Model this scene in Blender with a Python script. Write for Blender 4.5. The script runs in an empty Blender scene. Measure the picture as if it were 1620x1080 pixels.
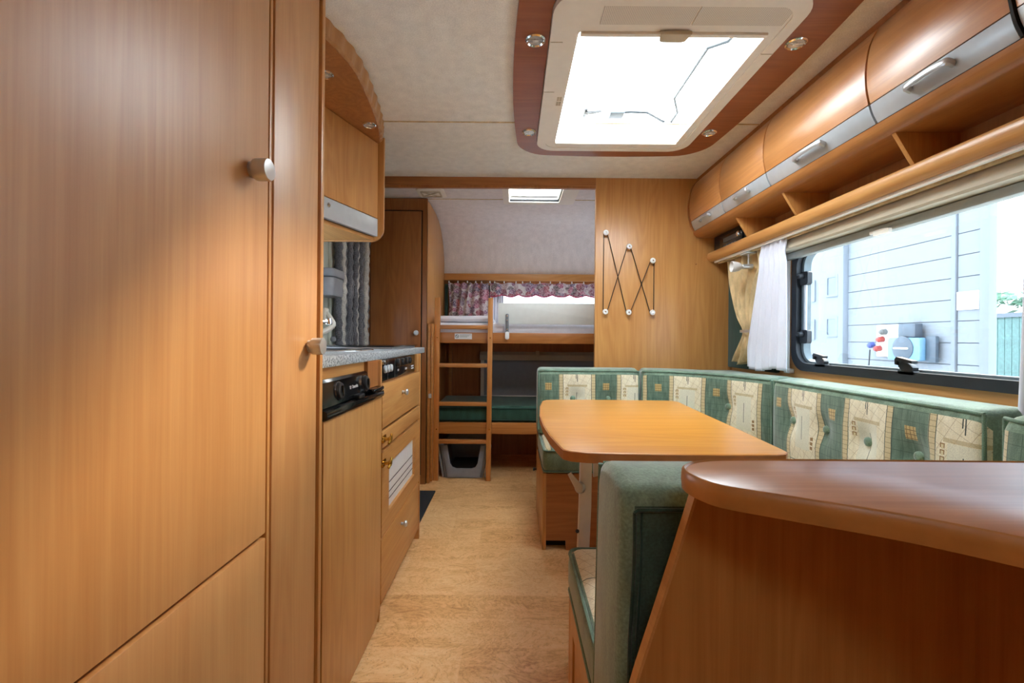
import bpy, bmesh, math, random
from mathutils import Vector as V, Matrix, noise
random.seed(4)
SC = bpy.context.scene
COL = SC.collection
R = math.radians

# ------------------------------------------------------------------ camera, sky, lights, exposure
CAMZ = 0.994
cd = bpy.data.cameras.new('camera'); cam = bpy.data.objects.new('camera', cd); COL.objects.link(cam)
cd.sensor_width = 36; cd.lens = 16.0; cd.clip_start = 0.01; cd.clip_end = 200
cd.shift_y = -4.0 / 1620
cam.location = (0, 0, CAMZ); cam.rotation_euler = (R(90), R(-0.47), 0)
SC.camera = cam
w = bpy.data.worlds.new('overcast_sky'); SC.world = w; w.use_nodes = True
w.node_tree.nodes['Background'].inputs[0].default_value = (0.88, 0.96, 1.0, 1)
w.node_tree.nodes['Background'].inputs[1].default_value = 6.0
def portal(name, loc, rot, sx, sy):
    l = bpy.data.lights.new(name, 'AREA'); l.shape = 'RECTANGLE'; l.size = sx; l.size_y = sy
    l.cycles.is_portal = True
    o = bpy.data.objects.new(name, l); o.location = loc; o.rotation_euler = rot; COL.objects.link(o)
portal('roof_light_portal', (.48, 1.765, 2.12), (0, 0, 0), .70, .95)
portal('rear_roof_portal', (.14, 2.96, 2.06), (0, 0, 0), .40, .40)
portal('side_window_portal', (1.36, 1.53, 1.14), (0, R(90), 0), .56, 1.2)
portal('added_kitchen_portal', (-1.06, 1.68, 1.21), (0, R(-90), 0), .42, .9)  # serves the added, unseen window over the kitchen
portal('added_bunk_portal', (1.36, 3.5, 1.3), (0, R(90), 0), .34, .5)  # serves the added, unseen bunk room side window
portal('front_roof_portal', (.1, -.75, 2.06), (0, 0, 0), .5, .5)
sl = bpy.data.lights.new('hazy_sun', 'SUN'); sl.energy = 3.6; sl.angle = R(6); sl.color = (1.0, .80, .55)
so = bpy.data.objects.new('hazy_sun', sl); so.rotation_euler = V((-.65, -.663, -.73)).to_track_quat('-Z', 'Y').to_euler(); COL.objects.link(so)
vs = SC.view_settings
SC.display_settings.display_device = 'sRGB'
vs.view_transform = 'Standard'; vs.look = 'None'; vs.gamma = 1; vs.use_curve_mapping = False
vs.exposure = 1.85
SC.cycles.max_bounces = 12; SC.cycles.diffuse_bounces = 6; SC.cycles.transparent_max_bounces = 12
SC.cycles.sample_clamp_indirect = 8

# ------------------------------------------------------------------ node helpers
def lin(c):
    return tuple(((x/255)/12.92 if x/255 <= .04045 else ((x/255+.055)/1.055)**2.4) for x in c) + (1,)
class T:                       # a tiny expression layer over shader math nodes
    nt = None
    def __init__(s, k): s.k = k
    @staticmethod
    def m(op, a, b=None, c=None):
        n = T.nt.nodes.new('ShaderNodeMath'); n.operation = op
        for i, x in enumerate((a, b, c)):
            if x is None: continue
            if isinstance(x, T): T.nt.links.new(x.k, n.inputs[i])
            else: n.inputs[i].default_value = x
        return T(n.outputs[0])
    def __add__(s, o): return T.m('ADD', s, o)
    def __sub__(s, o): return T.m('SUBTRACT', s, o)
    def __mul__(s, o): return T.m('MULTIPLY', s, o)
    __radd__ = __add__; __rmul__ = __mul__
    def mod(s, p): return T.m('FLOORED_MODULO', s, p)
    def gt(s, o): return T.m('GREATER_THAN', s, o)
    def lt(s, o): return T.m('LESS_THAN', s, o)
    def mx(s, o): return T.m('MAXIMUM', s, o)
    def box(s, a, b): return s.gt(a) * s.lt(b)
def rampn(nt, fac, stops, interp='LINEAR'):
    n = nt.nodes.new('ShaderNodeValToRGB'); n.color_ramp.interpolation = interp
    e = n.color_ramp.elements
    e[0].position, e[0].color = stops[0]; e[1].position, e[1].color = stops[-1]
    for p, c in stops[1:-1]:
        x = e.new(p); x.color = c
    nt.links.new(fac, n.inputs[0]); return n.outputs[0]
def mixc(nt, fac, a, b, mode='MIX'):
    n = nt.nodes.new('ShaderNodeMix'); n.data_type = 'RGBA'; n.blend_type = mode
    for i, x in ((0, fac), (6, a), (7, b)):
        if isinstance(x, T): x = x.k
        if isinstance(x, (int, float, tuple)): n.inputs[i].default_value = x
        else: nt.links.new(x, n.inputs[i])
    return n.outputs[2]
def noisen(nt, vec, scale, detail=3, rough=.5, dist=0):
    n = nt.nodes.new('ShaderNodeTexNoise'); n.inputs['Scale'].default_value = scale
    n.inputs['Detail'].default_value = detail; n.inputs['Roughness'].default_value = rough
    n.inputs['Distortion'].default_value = dist
    if vec is not None: nt.links.new(vec, n.inputs['Vector'])
    return n.outputs[0]
def mapn(nt, vec, sc, loc=(0, 0, 0), rot=(0, 0, 0)):
    n = nt.nodes.new('ShaderNodeMapping'); n.inputs['Scale'].default_value = sc
    n.inputs['Location'].default_value = loc; n.inputs['Rotation'].default_value = rot
    nt.links.new(vec, n.inputs['Vector']); return n.outputs[0]
def bumpn(nt, h, bs, strength, dist=.002):
    n = nt.nodes.new('ShaderNodeBump'); n.inputs['Strength'].default_value = strength
    n.inputs['Distance'].default_value = dist
    nt.links.new(h, n.inputs['Height']); nt.links.new(n.outputs[0], bs.inputs['Normal'])
MATS = {}
def base(name, col, rough=.5, metal=0, **kw):
    m = bpy.data.materials.new(name); m.use_nodes = True; MATS[name] = m
    nt = m.node_tree; bs = nt.nodes['Principled BSDF']
    bs.inputs['Base Color'].default_value = lin(col); bs.inputs['Roughness'].default_value = rough
    bs.inputs['Metallic'].default_value = metal
    for k, v in kw.items(): bs.inputs[k].default_value = v
    tc = nt.nodes.new('ShaderNodeTexCoord')
    return m, nt, bs, tc
def plain(name, col, rough=.5, metal=0, var=.06, scale=30, **kw):
    m, nt, bs, tc = base(name, col, rough, metal, **kw)
    f = noisen(nt, tc.outputs['Object'], scale, 4)
    a = lin(tuple(max(0, c*(1-var)) for c in col)); b = lin(tuple(min(255, c*(1+var)) for c in col))
    nt.links.new(rampn(nt, f, [(.3, a), (.7, b)]), bs.inputs['Base Color'])
    return m
def wood(name, light, dark, axis='z', rough=.36, seed=0.0, spec=.6):
    m, nt, bs, tc = base(name, light, rough)
    bs.inputs['Specular IOR Level'].default_value = spec
    oi = nt.nodes.new('ShaderNodeObjectInfo')
    ad = nt.nodes.new('ShaderNodeVectorMath'); ad.operation = 'MULTIPLY_ADD'
    cb = nt.nodes.new('ShaderNodeCombineXYZ')
    for i in range(3): nt.links.new(oi.outputs['Random'], cb.inputs[i])
    ad.inputs[1].default_value = (9.7, 13.1, 17.3)
    nt.links.new(cb.outputs[0], ad.inputs[0]); nt.links.new(tc.outputs['Object'], ad.inputs[2])
    k = {'x': (1, 0, 0), 'y': (0, 1, 0), 'z': (0, 0, 1)}[axis]
    def sc(al, ac): return tuple(al if q else ac for q in k)
    v = ad.outputs[0]
    big = noisen(nt, mapn(nt, v, sc(.55, 5), (seed, seed, seed)), 1, 2, .5, .3)
    fib = noisen(nt, mapn(nt, v, sc(5, 230)), 1, 3, .6)
    mid = noisen(nt, mapn(nt, v, sc(1.2, 28)), 1, 3, .55, .4)
    T.nt = nt
    rings = (T(big) * 16 + T(mid) * 1.2).mod(1.0)
    tri = T.m('ABSOLUTE', rings - .5) * 2
    f = T(fib) * .40 + T(mid) * .42 + tri * .14 + .02
    nt.links.new(rampn(nt, f.k, [(.30, lin(dark)), (.66, lin(light))]), bs.inputs['Base Color'])
    bumpn(nt, fib, bs, .10, .0006)
    return m

W_L, W_D = (208, 154, 90), (184, 124, 64)
M_wood = wood('cherry_veneer_upright', W_L, W_D, 'z')
M_woody = wood('cherry_veneer_lengthwise', W_L, W_D, 'y')
M_woodx = wood('cherry_veneer_crosswise', W_L, W_D, 'x')
M_door = wood('cherry_veneer_tall_doors', (208, 154, 94), (190, 131, 72), 'z', .42, spec=1.0)
M_dark = wood('deeper_cherry_veneer', (178, 116, 62), (150, 90, 44), 'z')
M_darky = wood('deeper_cherry_lengthwise', (184, 124, 68), (158, 98, 50), 'y')
M_darkx = wood('deeper_cherry_crosswise', (176, 116, 64), (148, 90, 46), 'x')
M_ring = wood('reddish_cherry_surround', (158, 92, 54), (132, 70, 38), 'x', .4)
M_table = wood('honey_table_laminate', (217, 152, 64), (196, 125, 42), 'x', .3)
M_tedge = plain('table_edge_banding', (160, 98, 46), .35)
M_count = wood('counter_laminate', (180, 122, 82), (156, 98, 60), 'x', .30, spec=1.0)
M_cedge = plain('counter_edge_banding', (178, 122, 64), .35)
M_cpan = wood('counter_side_veneer', (190, 134, 72), (166, 108, 52), 'z', .45, spec=.4)
M_bunk = wood('beech_bunk_wood', (196, 132, 68), (170, 104, 46), 'x', .4)
M_ladder = wood('beech_ladder_wood', (206, 140, 72), (182, 112, 50), 'z', .4)
M_black = plain('dark_shadow_gap', (26, 20, 16), .7)
M_plastic = plain('black_plastic', (24, 26, 28), .35)
M_gloss = plain('glossy_black_panel', (18, 20, 22), .12)
M_rubber = plain('black_rubber', (28, 32, 38), .5)
M_cream = plain('cream_plastic', (234, 228, 216), .45, var=.01)
M_creamd = plain('cream_blind_fabric', (196, 184, 160), .6, var=.02)
M_white = plain('white_plastic', (232, 232, 230), .4, var=.01)
M_grail = plain('grey_blind_rail', (160, 162, 152), .5, var=.02)
M_silver = plain('satin_silver_foil', (196, 202, 206), .33, .35, var=.015)
M_alu = plain('brushed_aluminium', (196, 196, 196), .3, .65, var=.02)
M_chrome = plain('chrome', (225, 225, 225), .1, 1, var=.0)
M_brass = plain('polished_brass', (205, 165, 80), .25, 1, var=.03)
M_bulb = plain('frosted_lamp_lens', (225, 225, 220), .15, .2, var=.15, scale=120)
M_sheet = plain('white_bed_sheet', (222, 220, 226), .85, var=.02)
M_pvc = plain('white_guard_board', (226, 230, 226), .5, var=.01)
M_greyp = plain('grey_plastic_tub', (140, 144, 150), .5, var=.03)
M_cord = plain('black_elastic_cord', (30, 24, 20), .7)
M_mat = plain('dark_doormat_pile', (34, 36, 38), .95, var=.25, scale=200)
M_print = plain('pale_lettering', (225, 225, 225), .5)
M_printd = plain('dark_lettering', (60, 60, 62), .5)
M_leg = plain('cream_lacquered_metal', (205, 192, 178), .35, .1, var=.02)
M_wire = plain('dark_grey_wire', (46, 52, 56), .5)

def textile(name, col, scale=900, var=.10, rough=.9, sheen=.3, weave=.25, big=.08):
    m, nt, bs, tc = base(name, col, rough)
    bs.inputs['Sheen Weight'].default_value = sheen; bs.inputs['Sheen Roughness'].default_value = .4
    f = noisen(nt, tc.outputs['Object'], scale, 2); g = noisen(nt, mapn(nt, tc.outputs['Object'], (9, 9, 3)), 2.5, 4, .6)
    a = lin(tuple(c*(1-var) for c in col)); b = lin(tuple(min(255, c*(1+var)) for c in col))
    c1 = rampn(nt, f, [(.3, a), (.7, b)])
    c2 = rampn(nt, g, [(.3, lin((255*(1-big*3),)*3)), (.7, (1, 1, 1, 1))])
    nt.links.new(mixc(nt, 1.0, c1, c2, 'MULTIPLY'), bs.inputs['Base Color'])
    bumpn(nt, f, bs, weave, .001)
    return m
M_velvet = textile('green_velvet', (128, 154, 130), 260, .10, .85, .55, .3)
M_vdark = textile('dark_green_velvet', (38, 72, 62), 260, .10, .9, .3)
M_pipe = textile('sage_piping', (112, 140, 118), 500, .12)
M_gmat = textile('dark_green_mattress_cloth', (52, 92, 76), 500, .10, .9, .2)
M_beige = textile('beige_curtain_cloth', (236, 208, 156), 700, .05, .8, .2, .15)
M_whitec = textile('white_curtain_cloth', (226, 230, 242), 700, .02, .85, .1, .1, .01)
M_cgrey = textile('grey_chenille', (104, 106, 112), 180, .25, .95, .4, .8)
M_cwhite = textile('white_chenille', (206, 204, 196), 180, .12, .95, .4, .8)
M_ceil = textile('ceiling_vinyl', (242, 239, 230), 260, .045, .8, .05, .3, .02)
M_ceilr = textile('rear_wall_vinyl', (236, 230, 228), 260, .05, .8, .05, .3, .02)
M_wallp = plain('pale_sage_wall_panel', (208, 213, 202), .5, var=.02)

def cork():
    m, nt, bs, tc = base('cork_lino', (205, 152, 92), .38)
    o = tc.outputs['Object']
    T.nt = nt
    warp = noisen(nt, mapn(nt, o, (3.2, 5.5, 1)), 1.0, 5, .62, 1.6)
    veins = T.m('ABSOLUTE', (T(warp) * 13).mod(1.0) - .5) * 2
    chips = nt.nodes.new('ShaderNodeTexVoronoi'); chips.inputs['Scale'].default_value = 24
    nt.links.new(mapn(nt, o, (.45, 1.5, 1)), chips.inputs['Vector'])
    tile = nt.nodes.new('ShaderNodeTexBrick'); tile.inputs['Scale'].default_value = 1
    tile.inputs['Brick Width'].default_value = .30; tile.inputs['Row Height'].default_value = .15
    tile.inputs['Mortar Size'].default_value = .0; tile.inputs['Color1'].default_value = (.42, .42, .42, 1)
    tile.inputs['Color2'].default_value = (.58, .58, .58, 1)
    nt.links.new(o, tile.inputs['Vector'])
    fine = noisen(nt, o, 70, 5, .7, .6); spk = noisen(nt, o, 150, 2)
    f = T(fine) * .38 + T(chips.outputs['Color']) * .14 + veins * .12 + T(tile.outputs['Color']) * .95 - .20
    c = rampn(nt, f.k, [(.36, lin((186, 124, 70))), (.50, lin((222, 168, 106))), (.62, lin((238, 188, 128))), (.78, lin((246, 204, 148)))])
    edge = veins.lt(.09) * T(fine).gt(.47) * .34
    c = mixc(nt, edge, c, lin((172, 98, 46)))
    c = mixc(nt, T(spk).gt(.68) * .55, c, lin((120, 66, 30)))
    nt.links.new(c, bs.inputs['Base Color']); bumpn(nt, fine, bs, .12, .001)
    return m
M_cork = cork()

def stripe():
    m, nt, bs, tc = base('striped_jacquard', (200, 190, 150), .88)
    bs.inputs['Sheen Weight'].default_value = .4
    sp = nt.nodes.new('ShaderNodeSeparateXYZ'); nt.links.new(tc.outputs['UV'], sp.inputs[0]); T.nt = nt
    u, v = T(sp.outputs[0]), T(sp.outputs[1])
    wob = noisen(nt, tc.outputs['Object'], 9, 2)
    u = u + (T(wob) - .5) * .006
    P = .31
    p = (u + 31.0).mod(P); vv = (v + 36.0).mod(.36)
    fine = noisen(nt, tc.outputs['Object'], 420, 2); tone = noisen(nt, mapn(nt, tc.outputs['Object'], (40, 40, 8)), 2, 3)
    green = rampn(nt, tone, [(.25, lin((74, 100, 82))), (.75, lin((116, 140, 118)))])
    cream = rampn(nt, tone, [(.25, lin((228, 214, 178))), (.75, lin((245, 236, 208)))])
    c = mixc(nt, p.lt(.112), cream, green)
    # faint grid in the green
    g = ((p.mod(.028)).lt(.0018)).mx((vv.mod(.03)).lt(.0018)) * p.lt(.112)
    c = mixc(nt, g * .55, c, lin((36, 66, 54)))
    # slanting hairlines in the cream
    d = ((p + vv * .55).mod(.034).lt(.0016)).mx((vv * 1.0 - p * .5 + 3.0).mod(.030).lt(.0013)) * p.gt(.136) * p.lt(.286)
    c = mixc(nt, d * .55, c, lin((150, 122, 76)))
    # pale rectangle
    c = mixc(nt, p.box(.170, .252) * vv.box(.095, .250) * .9, c, lin((226, 222, 198)))
    c = mixc(nt, p.box(.158, .264) * vv.box(.083, .094) * .7, c, lin((190, 168, 116)))
    # brown squares
    def squares(c, a, b, rows, col):
        msk = None
        for r0 in rows:
            k = vv.box(r0, r0 + .012); msk = k if msk is None else msk.mx(k)
        return mixc(nt, msk * p.box(a, b), c, lin(col))
    c = squares(c, .150, .163, (.098, .115, .132), (150, 112, 58))
    c = squares(c, .153, .160, (.101, .118, .135), (222, 206, 160))
    c = squares(c, .258, .271, (.196, .213, .230), (150, 112, 58))
    # dark strokes
    c = mixc(nt, p.box(.2035, .2065) * vv.box(.0, .052), c, lin((34, 52, 44)))
    c = mixc(nt, p.box(.2105, .2135) * vv.box(.008, .068), c, lin((34, 52, 44)))
    c = mixc(nt, p.box(.209, .2115) * vv.box(.125, .215), c, lin((34, 52, 44)))
    c = mixc(nt, vv.box(.300, .303) * p.gt(.136) * p.lt(.286), c, lin((60, 80, 64)))
    # beige square in the green
    c = mixc(nt, p.box(.040, .074) * vv.box(.074, .112), c, lin((206, 176, 112)))
    c = mixc(nt, p.box(.040, .074) * vv.box(.074, .112) * ((p.mod(.011).lt(.002)).mx(vv.mod(.012).lt(.002))), c, lin((120, 92, 44)))
    # braided borders
    brd = p.box(.114, .136).mx(p.box(.286, .309))
    c = mixc(nt, brd, c, lin((212, 192, 146)))
    c = mixc(nt, brd * (vv.mod(.015).lt(.0018)), c, lin((158, 140, 100)))
    ln = p.box(.1125, .1150).mx(p.box(.1345, .1370)).mx(p.box(.2850, .2875)).mx(p.box(.3075, .31))
    c = mixc(nt, ln, c, lin((48, 70, 54)))
    wv = rampn(nt, fine, [(.3, lin((225,)*3)), (.7, (1, 1, 1, 1))])
    nt.links.new(mixc(nt, 1.0, c, wv, 'MULTIPLY'), bs.inputs['Base Color'])
    bumpn(nt, fine, bs, .4, .001)
    return m
M_stripe = stripe()

def floral():
    m, nt, bs, tc = base('floral_chintz', (200, 190, 190), .85)
    o = mapn(nt, tc.outputs['Object'], (1, .15, 1)); T.nt = nt
    vo = nt.nodes.new('ShaderNodeTexVoronoi'); vo.inputs['Scale'].default_value = 21; nt.links.new(o, vo.inputs['Vector'])
    sp = nt.nodes.new('ShaderNodeSeparateColor'); nt.links.new(vo.outputs['Color'], sp.inputs[0])
    petals = noisen(nt, o, 75, 3, .6, 1.5)
    c = rampn(nt, sp.outputs[0], [(0, lin((112, 30, 56))), (.17, lin((186, 96, 126))), (.30, lin((72, 92, 122))), (.42, lin((200, 196, 198))), (.55, lin((24, 74, 62))), (.69, lin((164, 34, 56))), (.82, lin((122, 88, 128))), (1, lin((204, 200, 198)))], 'CONSTANT')
    pc = rampn(nt, petals, [(.40, lin((96, 60, 74))), (.5, lin((205, 160, 175))), (.6, lin((236, 232, 230)))])
    c = mixc(nt, .50, c, pc)
    far = T(vo.outputs['Distance']).gt(.72)
    c = mixc(nt, far * .8, c, lin((216, 212, 210)))
    nt.links.new(c, bs.inputs['Base Color'])
    return m
M_floral = floral()

def speckle():
    m, nt, bs, tc = base('grey_granite_laminate', (150, 160, 168), .3)
    f = noisen(nt, tc.outputs['Object'], 150, 3, .7)
    nt.links.new(rampn(nt, f, [(.38, lin((84, 92, 98))), (.46, lin((158, 166, 170))), (.60, lin((208, 214, 216)))]), bs.inputs['Base Color'])
    return m
M_gran = speckle()
def mesh_grille():
    m, nt, bs, tc = base('perforated_vent', (200, 190, 172), .5); T.nt = nt
    sp = nt.nodes.new('ShaderNodeSeparateXYZ'); nt.links.new(tc.outputs['Object'], sp.inputs[0])
    x, y = T(sp.outputs[0]) + 5.0, T(sp.outputs[1]) + 5.0
    h = x.mod(.005).gt(.0028) * y.mod(.005).gt(.0028)
    nt.links.new(mixc(nt, h, lin((226, 218, 204)), lin((120, 110, 98))), bs.inputs['Base Color'])
    return m
M_perf = mesh_grille()

def glass(name, tint, gloss=.06, milk=0.0):
    m = bpy.data.materials.new(name); m.use_nodes = True; nt = m.node_tree; nt.nodes.clear()
    o = nt.nodes.new('ShaderNodeOutputMaterial'); t = nt.nodes.new('ShaderNodeBsdfTransparent'); t.inputs[0].default_value = lin(tint)
    g = nt.nodes.new('ShaderNodeBsdfGlossy'); g.inputs['Roughness'].default_value = .03
    x = nt.nodes.new('ShaderNodeMixShader'); x.inputs[0].default_value = gloss
    nt.links.new(t.outputs[0], x.inputs[1]); nt.links.new(g.outputs[0], x.inputs[2]); r = x.outputs[0]
    if milk:
        l = nt.nodes.new('ShaderNodeBsdfTranslucent'); l.inputs[0].default_value = (.9, .9, .9, 1)
        y = nt.nodes.new('ShaderNodeMixShader'); y.inputs[0].default_value = milk
        nt.links.new(r, y.inputs[1]); nt.links.new(l.outputs[0], y.inputs[2]); r = y.outputs[0]
    nt.links.new(r, o.inputs[0]); return m
M_glass = glass('tinted_acrylic_pane', (190, 196, 202))
M_dome = glass('milky_dome_acrylic', (245, 247, 250), .04, .30)
M_lid = glass('smoked_glass', (120, 125, 130), .12)

# ------------------------------------------------------------------ mesh helpers (build in world coordinates)
WL = {}
def mk(name, bm, mat, parent=None, smooth=30, label=None, cat=None, group=None, kind=None):
    vs_ = [v.co for v in bm.verts]
    lo = V((min(c.x for c in vs_), min(c.y for c in vs_), min(c.z for c in vs_)))
    hi = V((max(c.x for c in vs_), max(c.y for c in vs_), max(c.z for c in vs_)))
    org = V(((lo.x+hi.x)/2, (lo.y+hi.y)/2, lo.z))
    for v in bm.verts: v.co -= org
    bmesh.ops.recalc_face_normals(bm, faces=bm.faces)
    me = bpy.data.meshes.new(name); bm.to_mesh(me); bm.free()
    for mm in (mat if isinstance(mat, (list, tuple)) else [mat]): me.materials.append(mm)
    if smooth:
        me.polygons.foreach_set('use_smooth', [True]*len(me.polygons))
        me.set_sharp_from_angle(angle=R(smooth))
    o = bpy.data.objects.new(name, me); COL.objects.link(o); WL[o.name] = org
    if parent is not None:
        o.parent = parent; o.location = org - WL[parent.name]
    else: o.location = org
    return tag(o, label, cat, group, kind)
def tag(o, label=None, cat=None, group=None, kind=None):
    if label: o['label'] = label
    if cat: o['category'] = cat
    if group: o['group'] = group
    if kind: o['kind'] = kind
    return o
def struct(name, bm, mat, parent=None, smooth=30):
    return mk(name, bm, mat, parent, smooth, kind=None if parent is not None else 'structure')
def thing(name, loc, label, cat, group=None, kind=None):
    o = bpy.data.objects.new(name, None); o.empty_display_size = .05; COL.objects.link(o)
    o.location = loc; WL[o.name] = V(loc)
    return tag(o, label, cat, group, kind)
def B(): return bmesh.new()
def box(bm, x0, x1, y0, y1, z0, z1, bev=0, seg=2, mi=0):
    r = bmesh.ops.create_cube(bm, size=1)
    vv = r['verts']
    for v in vv:
        v.co = V((x0+(v.co.x+.5)*(x1-x0), y0+(v.co.y+.5)*(y1-y0), z0+(v.co.z+.5)*(z1-z0)))
    if bev:
        es = list({e for v in vv for e in v.link_edges})
        bmesh.ops.bevel(bm, geom=es, offset=bev, segments=seg, affect='EDGES', profile=.5)
    return bm
def bx(*a, **k): return box(B(), *a, **k)
def P3(plane, a, b, t):
    return V({'xy': (a, b, t), 'xz': (a, t, b), 'yz': (t, a, b)}[plane])
def prism(bm, poly, plane, a, b, bev=0, mi=0):
    r0 = [bm.verts.new(P3(plane, p[0], p[1], a)) for p in poly]
    r1 = [bm.verts.new(P3(plane, p[0], p[1], b)) for p in poly]
    fs = [bm.faces.new(r0), bm.faces.new(r1)]
    n = len(poly)
    for i in range(n): fs.append(bm.faces.new((r0[i], r0[(i+1) % n], r1[(i+1) % n], r1[i])))
    for f in fs: f.material_index = mi
    bmesh.ops.recalc_face_normals(bm, faces=fs)
    if bev:
        es = [e for e in set(fs[0].edges) | set(fs[1].edges)]
        bmesh.ops.bevel(bm, geom=es, offset=bev, segments=2, affect='EDGES', profile=.5)
    return bm
def px(*a, **k): return prism(B(), *a, **k)
def ring(bm, outer, inner, plane, a, b):
    n = len(outer)
    L = [[bm.verts.new(P3(plane, p[0], p[1], t)) for p in q] for q in (outer, inner) for t in (a, b)]
    oa, ob, ia, ib = L
    for i in range(n):
        j = (i+1) % n
        for q in ((oa[i], oa[j], ob[j], ob[i]), (ia[i], ib[i], ib[j], ia[j]), (oa[i], ia[i], ia[j], oa[j]), (ob[i], ob[j], ib[j], ib[i])):
            bm.faces.new(q)
    return bm
def rrect(x0, x1, y0, y1, r, n=6, bulge=(0, 0), side=0):
    pts = []
    for cx, cy, a0 in ((x1-r, y1-r, 0), (x0+r, y1-r, 90), (x0+r, y0+r, 180), (x1-r, y0+r, 270)):
        for k in range(n+1):
            a = R(a0 + 90*k/n); pts.append((cx+r*math.cos(a), cy+r*math.sin(a)))
    if side:
        out = []
        for i, p in enumerate(pts):
            q = pts[(i+1) % len(pts)]; out.append(p)
            if (i+1) % (n+1) == 0:
                for k in range(1, side): out.append((p[0]+(q[0]-p[0])*k/side, p[1]+(q[1]-p[1])*k/side))
        pts = out
    cx, cy, hx, hy = (x0+x1)/2, (y0+y1)/2, (x1-x0)/2, (y1-y0)/2
    if bulge != (0, 0):
        pts = [(p[0]+math.copysign(1, p[0]-cx)*bulge[0]*min(1, abs(p[0]-cx)/hx)*(1-((p[1]-cy)/hy)**2),
                p[1]+math.copysign(1, p[1]-cy)*bulge[1]*min(1, abs(p[1]-cy)/hy)*(1-((p[0]-cx)/hx)**2)) for p in pts]
    return pts
def tube(bm, pts, r, n=8, rf=None):
    pts = [V(p) for p in pts]; rings = []
    t = (pts[1]-pts[0]).normalized(); up = V((0, 0, 1)) if abs(t.z) < .9 else V((1, 0, 0))
    x = t.cross(up).normalized()
    for i, p in enumerate(pts):
        if i == 0: t = pts[1]-pts[0]
        elif i == len(pts)-1: t = pts[-1]-pts[-2]
        else: t = pts[i+1]-pts[i-1]
        t.normalize(); x = (x - t*x.dot(t)).normalized(); y = t.cross(x)
        rr = rf(i) if rf else r
        rings.append([bm.verts.new(p + (x*math.cos(2*math.pi*k/n) + y*math.sin(2*math.pi*k/n))*rr) for k in range(n)])
    for a, b in zip(rings, rings[1:]):
        for k in range(n): bm.faces.new((a[k], a[(k+1) % n], b[(k+1) % n], b[k]))
    bm.faces.new(rings[0][::-1]); bm.faces.new(rings[-1])
    return bm
def tb(*a, **k): return tube(B(), *a, **k)
def lathe(bm, prof, org, axis=(0, 0, 1), n=20):
    ax = V(axis).normalized(); x = ax.orthogonal().normalized(); y = ax.cross(x); org = V(org)
    rings = []
    for r, h in prof:
        if r < 1e-6: rings.append([bm.verts.new(org+ax*h)])
        else: rings.append([bm.verts.new(org+ax*h+(x*math.cos(2*math.pi*k/n)+y*math.sin(2*math.pi*k/n))*r) for k in range(n)])
    for a, b in zip(rings, rings[1:]):
        for k in range(n):
            q = [a[k % len(a)], a[(k+1) % len(a)], b[(k+1) % len(b)], b[k % len(b)]]
            q = list(dict.fromkeys(q))
            if len(q) > 2: bm.faces.new(q)
    for rg in (rings[0], rings[-1]):
        if len(rg) > 2: bm.faces.new(rg)
    return bm
def lt(*a, **k): return lathe(B(), *a, **k)
def text(name, s, size, org, xdir, updir, mat, parent, ext=.0006):
    c = bpy.data.curves.new(name, 'FONT'); c.body = s; c.size = size; c.extrude = ext; c.align_x = 'CENTER'; c.align_y = 'CENTER'
    c.resolution_u = 2
    o = bpy.data.objects.new('tmp', c); COL.objects.link(o)
    bpy.context.view_layer.update()
    me = bpy.data.meshes.new_from_object(o.evaluated_get(bpy.context.evaluated_depsgraph_get()))
    bpy.data.objects.remove(o)
    x = V(xdir).normalized(); y = V(updir).normalized(); z = x.cross(y)
    mt = Matrix((x, y, z)).transposed().to_4x4(); mt.translation = V(org)
    bm = B(); bm.from_mesh(me); bpy.data.meshes.remove(me)
    bmesh.ops.transform(bm, matrix=mt, verts=bm.verts)
    return mk(name, bm, mat, parent, smooth=0)
def smoothpath(pts, n=8, closed=False):
    out = []; m = len(pts)
    rng = range(m) if closed else range(m-1)
    for i in rng:
        if closed: p0, p1, p2, p3 = (V(pts[(i+k) % m]) for k in (-1, 0, 1, 2))
        else: p0, p1, p2, p3 = V(pts[max(i-1, 0)]), V(pts[i]), V(pts[i+1]), V(pts[min(i+2, m-1)])
        for k in range(n):
            t = k/n
            out.append(.5*((2*p1)+(p2-p0)*t+(2*p0-5*p1+4*p2-p3)*t*t+(3*p1-p0-3*p2+p3)*t**3))
    if not closed: out.append(V(pts[-1]))
    return out

# ------------------------------------------------------------------ SETTING
XL, XR, YF, YB, YR, ZC = -1.0, 1.30, -1.60, 2.69, 3.93, 1.95
struct('floor', bx(XL, XR, YF, YR, -.04, 0), M_cork)
# ceiling: boards around the three roof openings
HOLE = (.14, .80, 1.31, 2.20)            # main roof light
cb = B()
box(cb, XL, HOLE[0], -.30, YB, ZC, ZC+.03); box(cb, HOLE[1], XR, -.30, YB, ZC, ZC+.03)
box(cb, HOLE[0], HOLE[1], -.30, HOLE[2], ZC, ZC+.03); box(cb, HOLE[0], HOLE[1], HOLE[3], YB, ZC, ZC+.03)
ceiling = struct('ceiling', cb, M_ceil, smooth=0)
cb = B(); box(cb, XL, XR, YF, -1.0, ZC, ZC+.03); box(cb, XL, -.15, -1.0, -.30, ZC, ZC+.03)
box(cb, .35, XR, -1.0, -.30, ZC, ZC+.03); box(cb, -.15, .35, -.5, -.30, ZC, ZC+.03)
struct('ceiling_panel', cb, M_ceil, ceiling, smooth=0)
struct('joint_strip', bx(XL, XR, 2.005, 2.012, ZC-.003, ZC), M_beige, ceiling)
cb = B()
RH = (-.03, .32, 2.80, 3.14)
box(cb, XL, RH[0], YB, 3.20, ZC, ZC+.03); box(cb, RH[1], XR, YB, 3.20, ZC, ZC+.03)
box(cb, RH[0], RH[1], YB, RH[2], ZC, ZC+.03); box(cb, RH[0], RH[1], RH[3], 3.20, ZC, ZC+.03)
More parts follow.
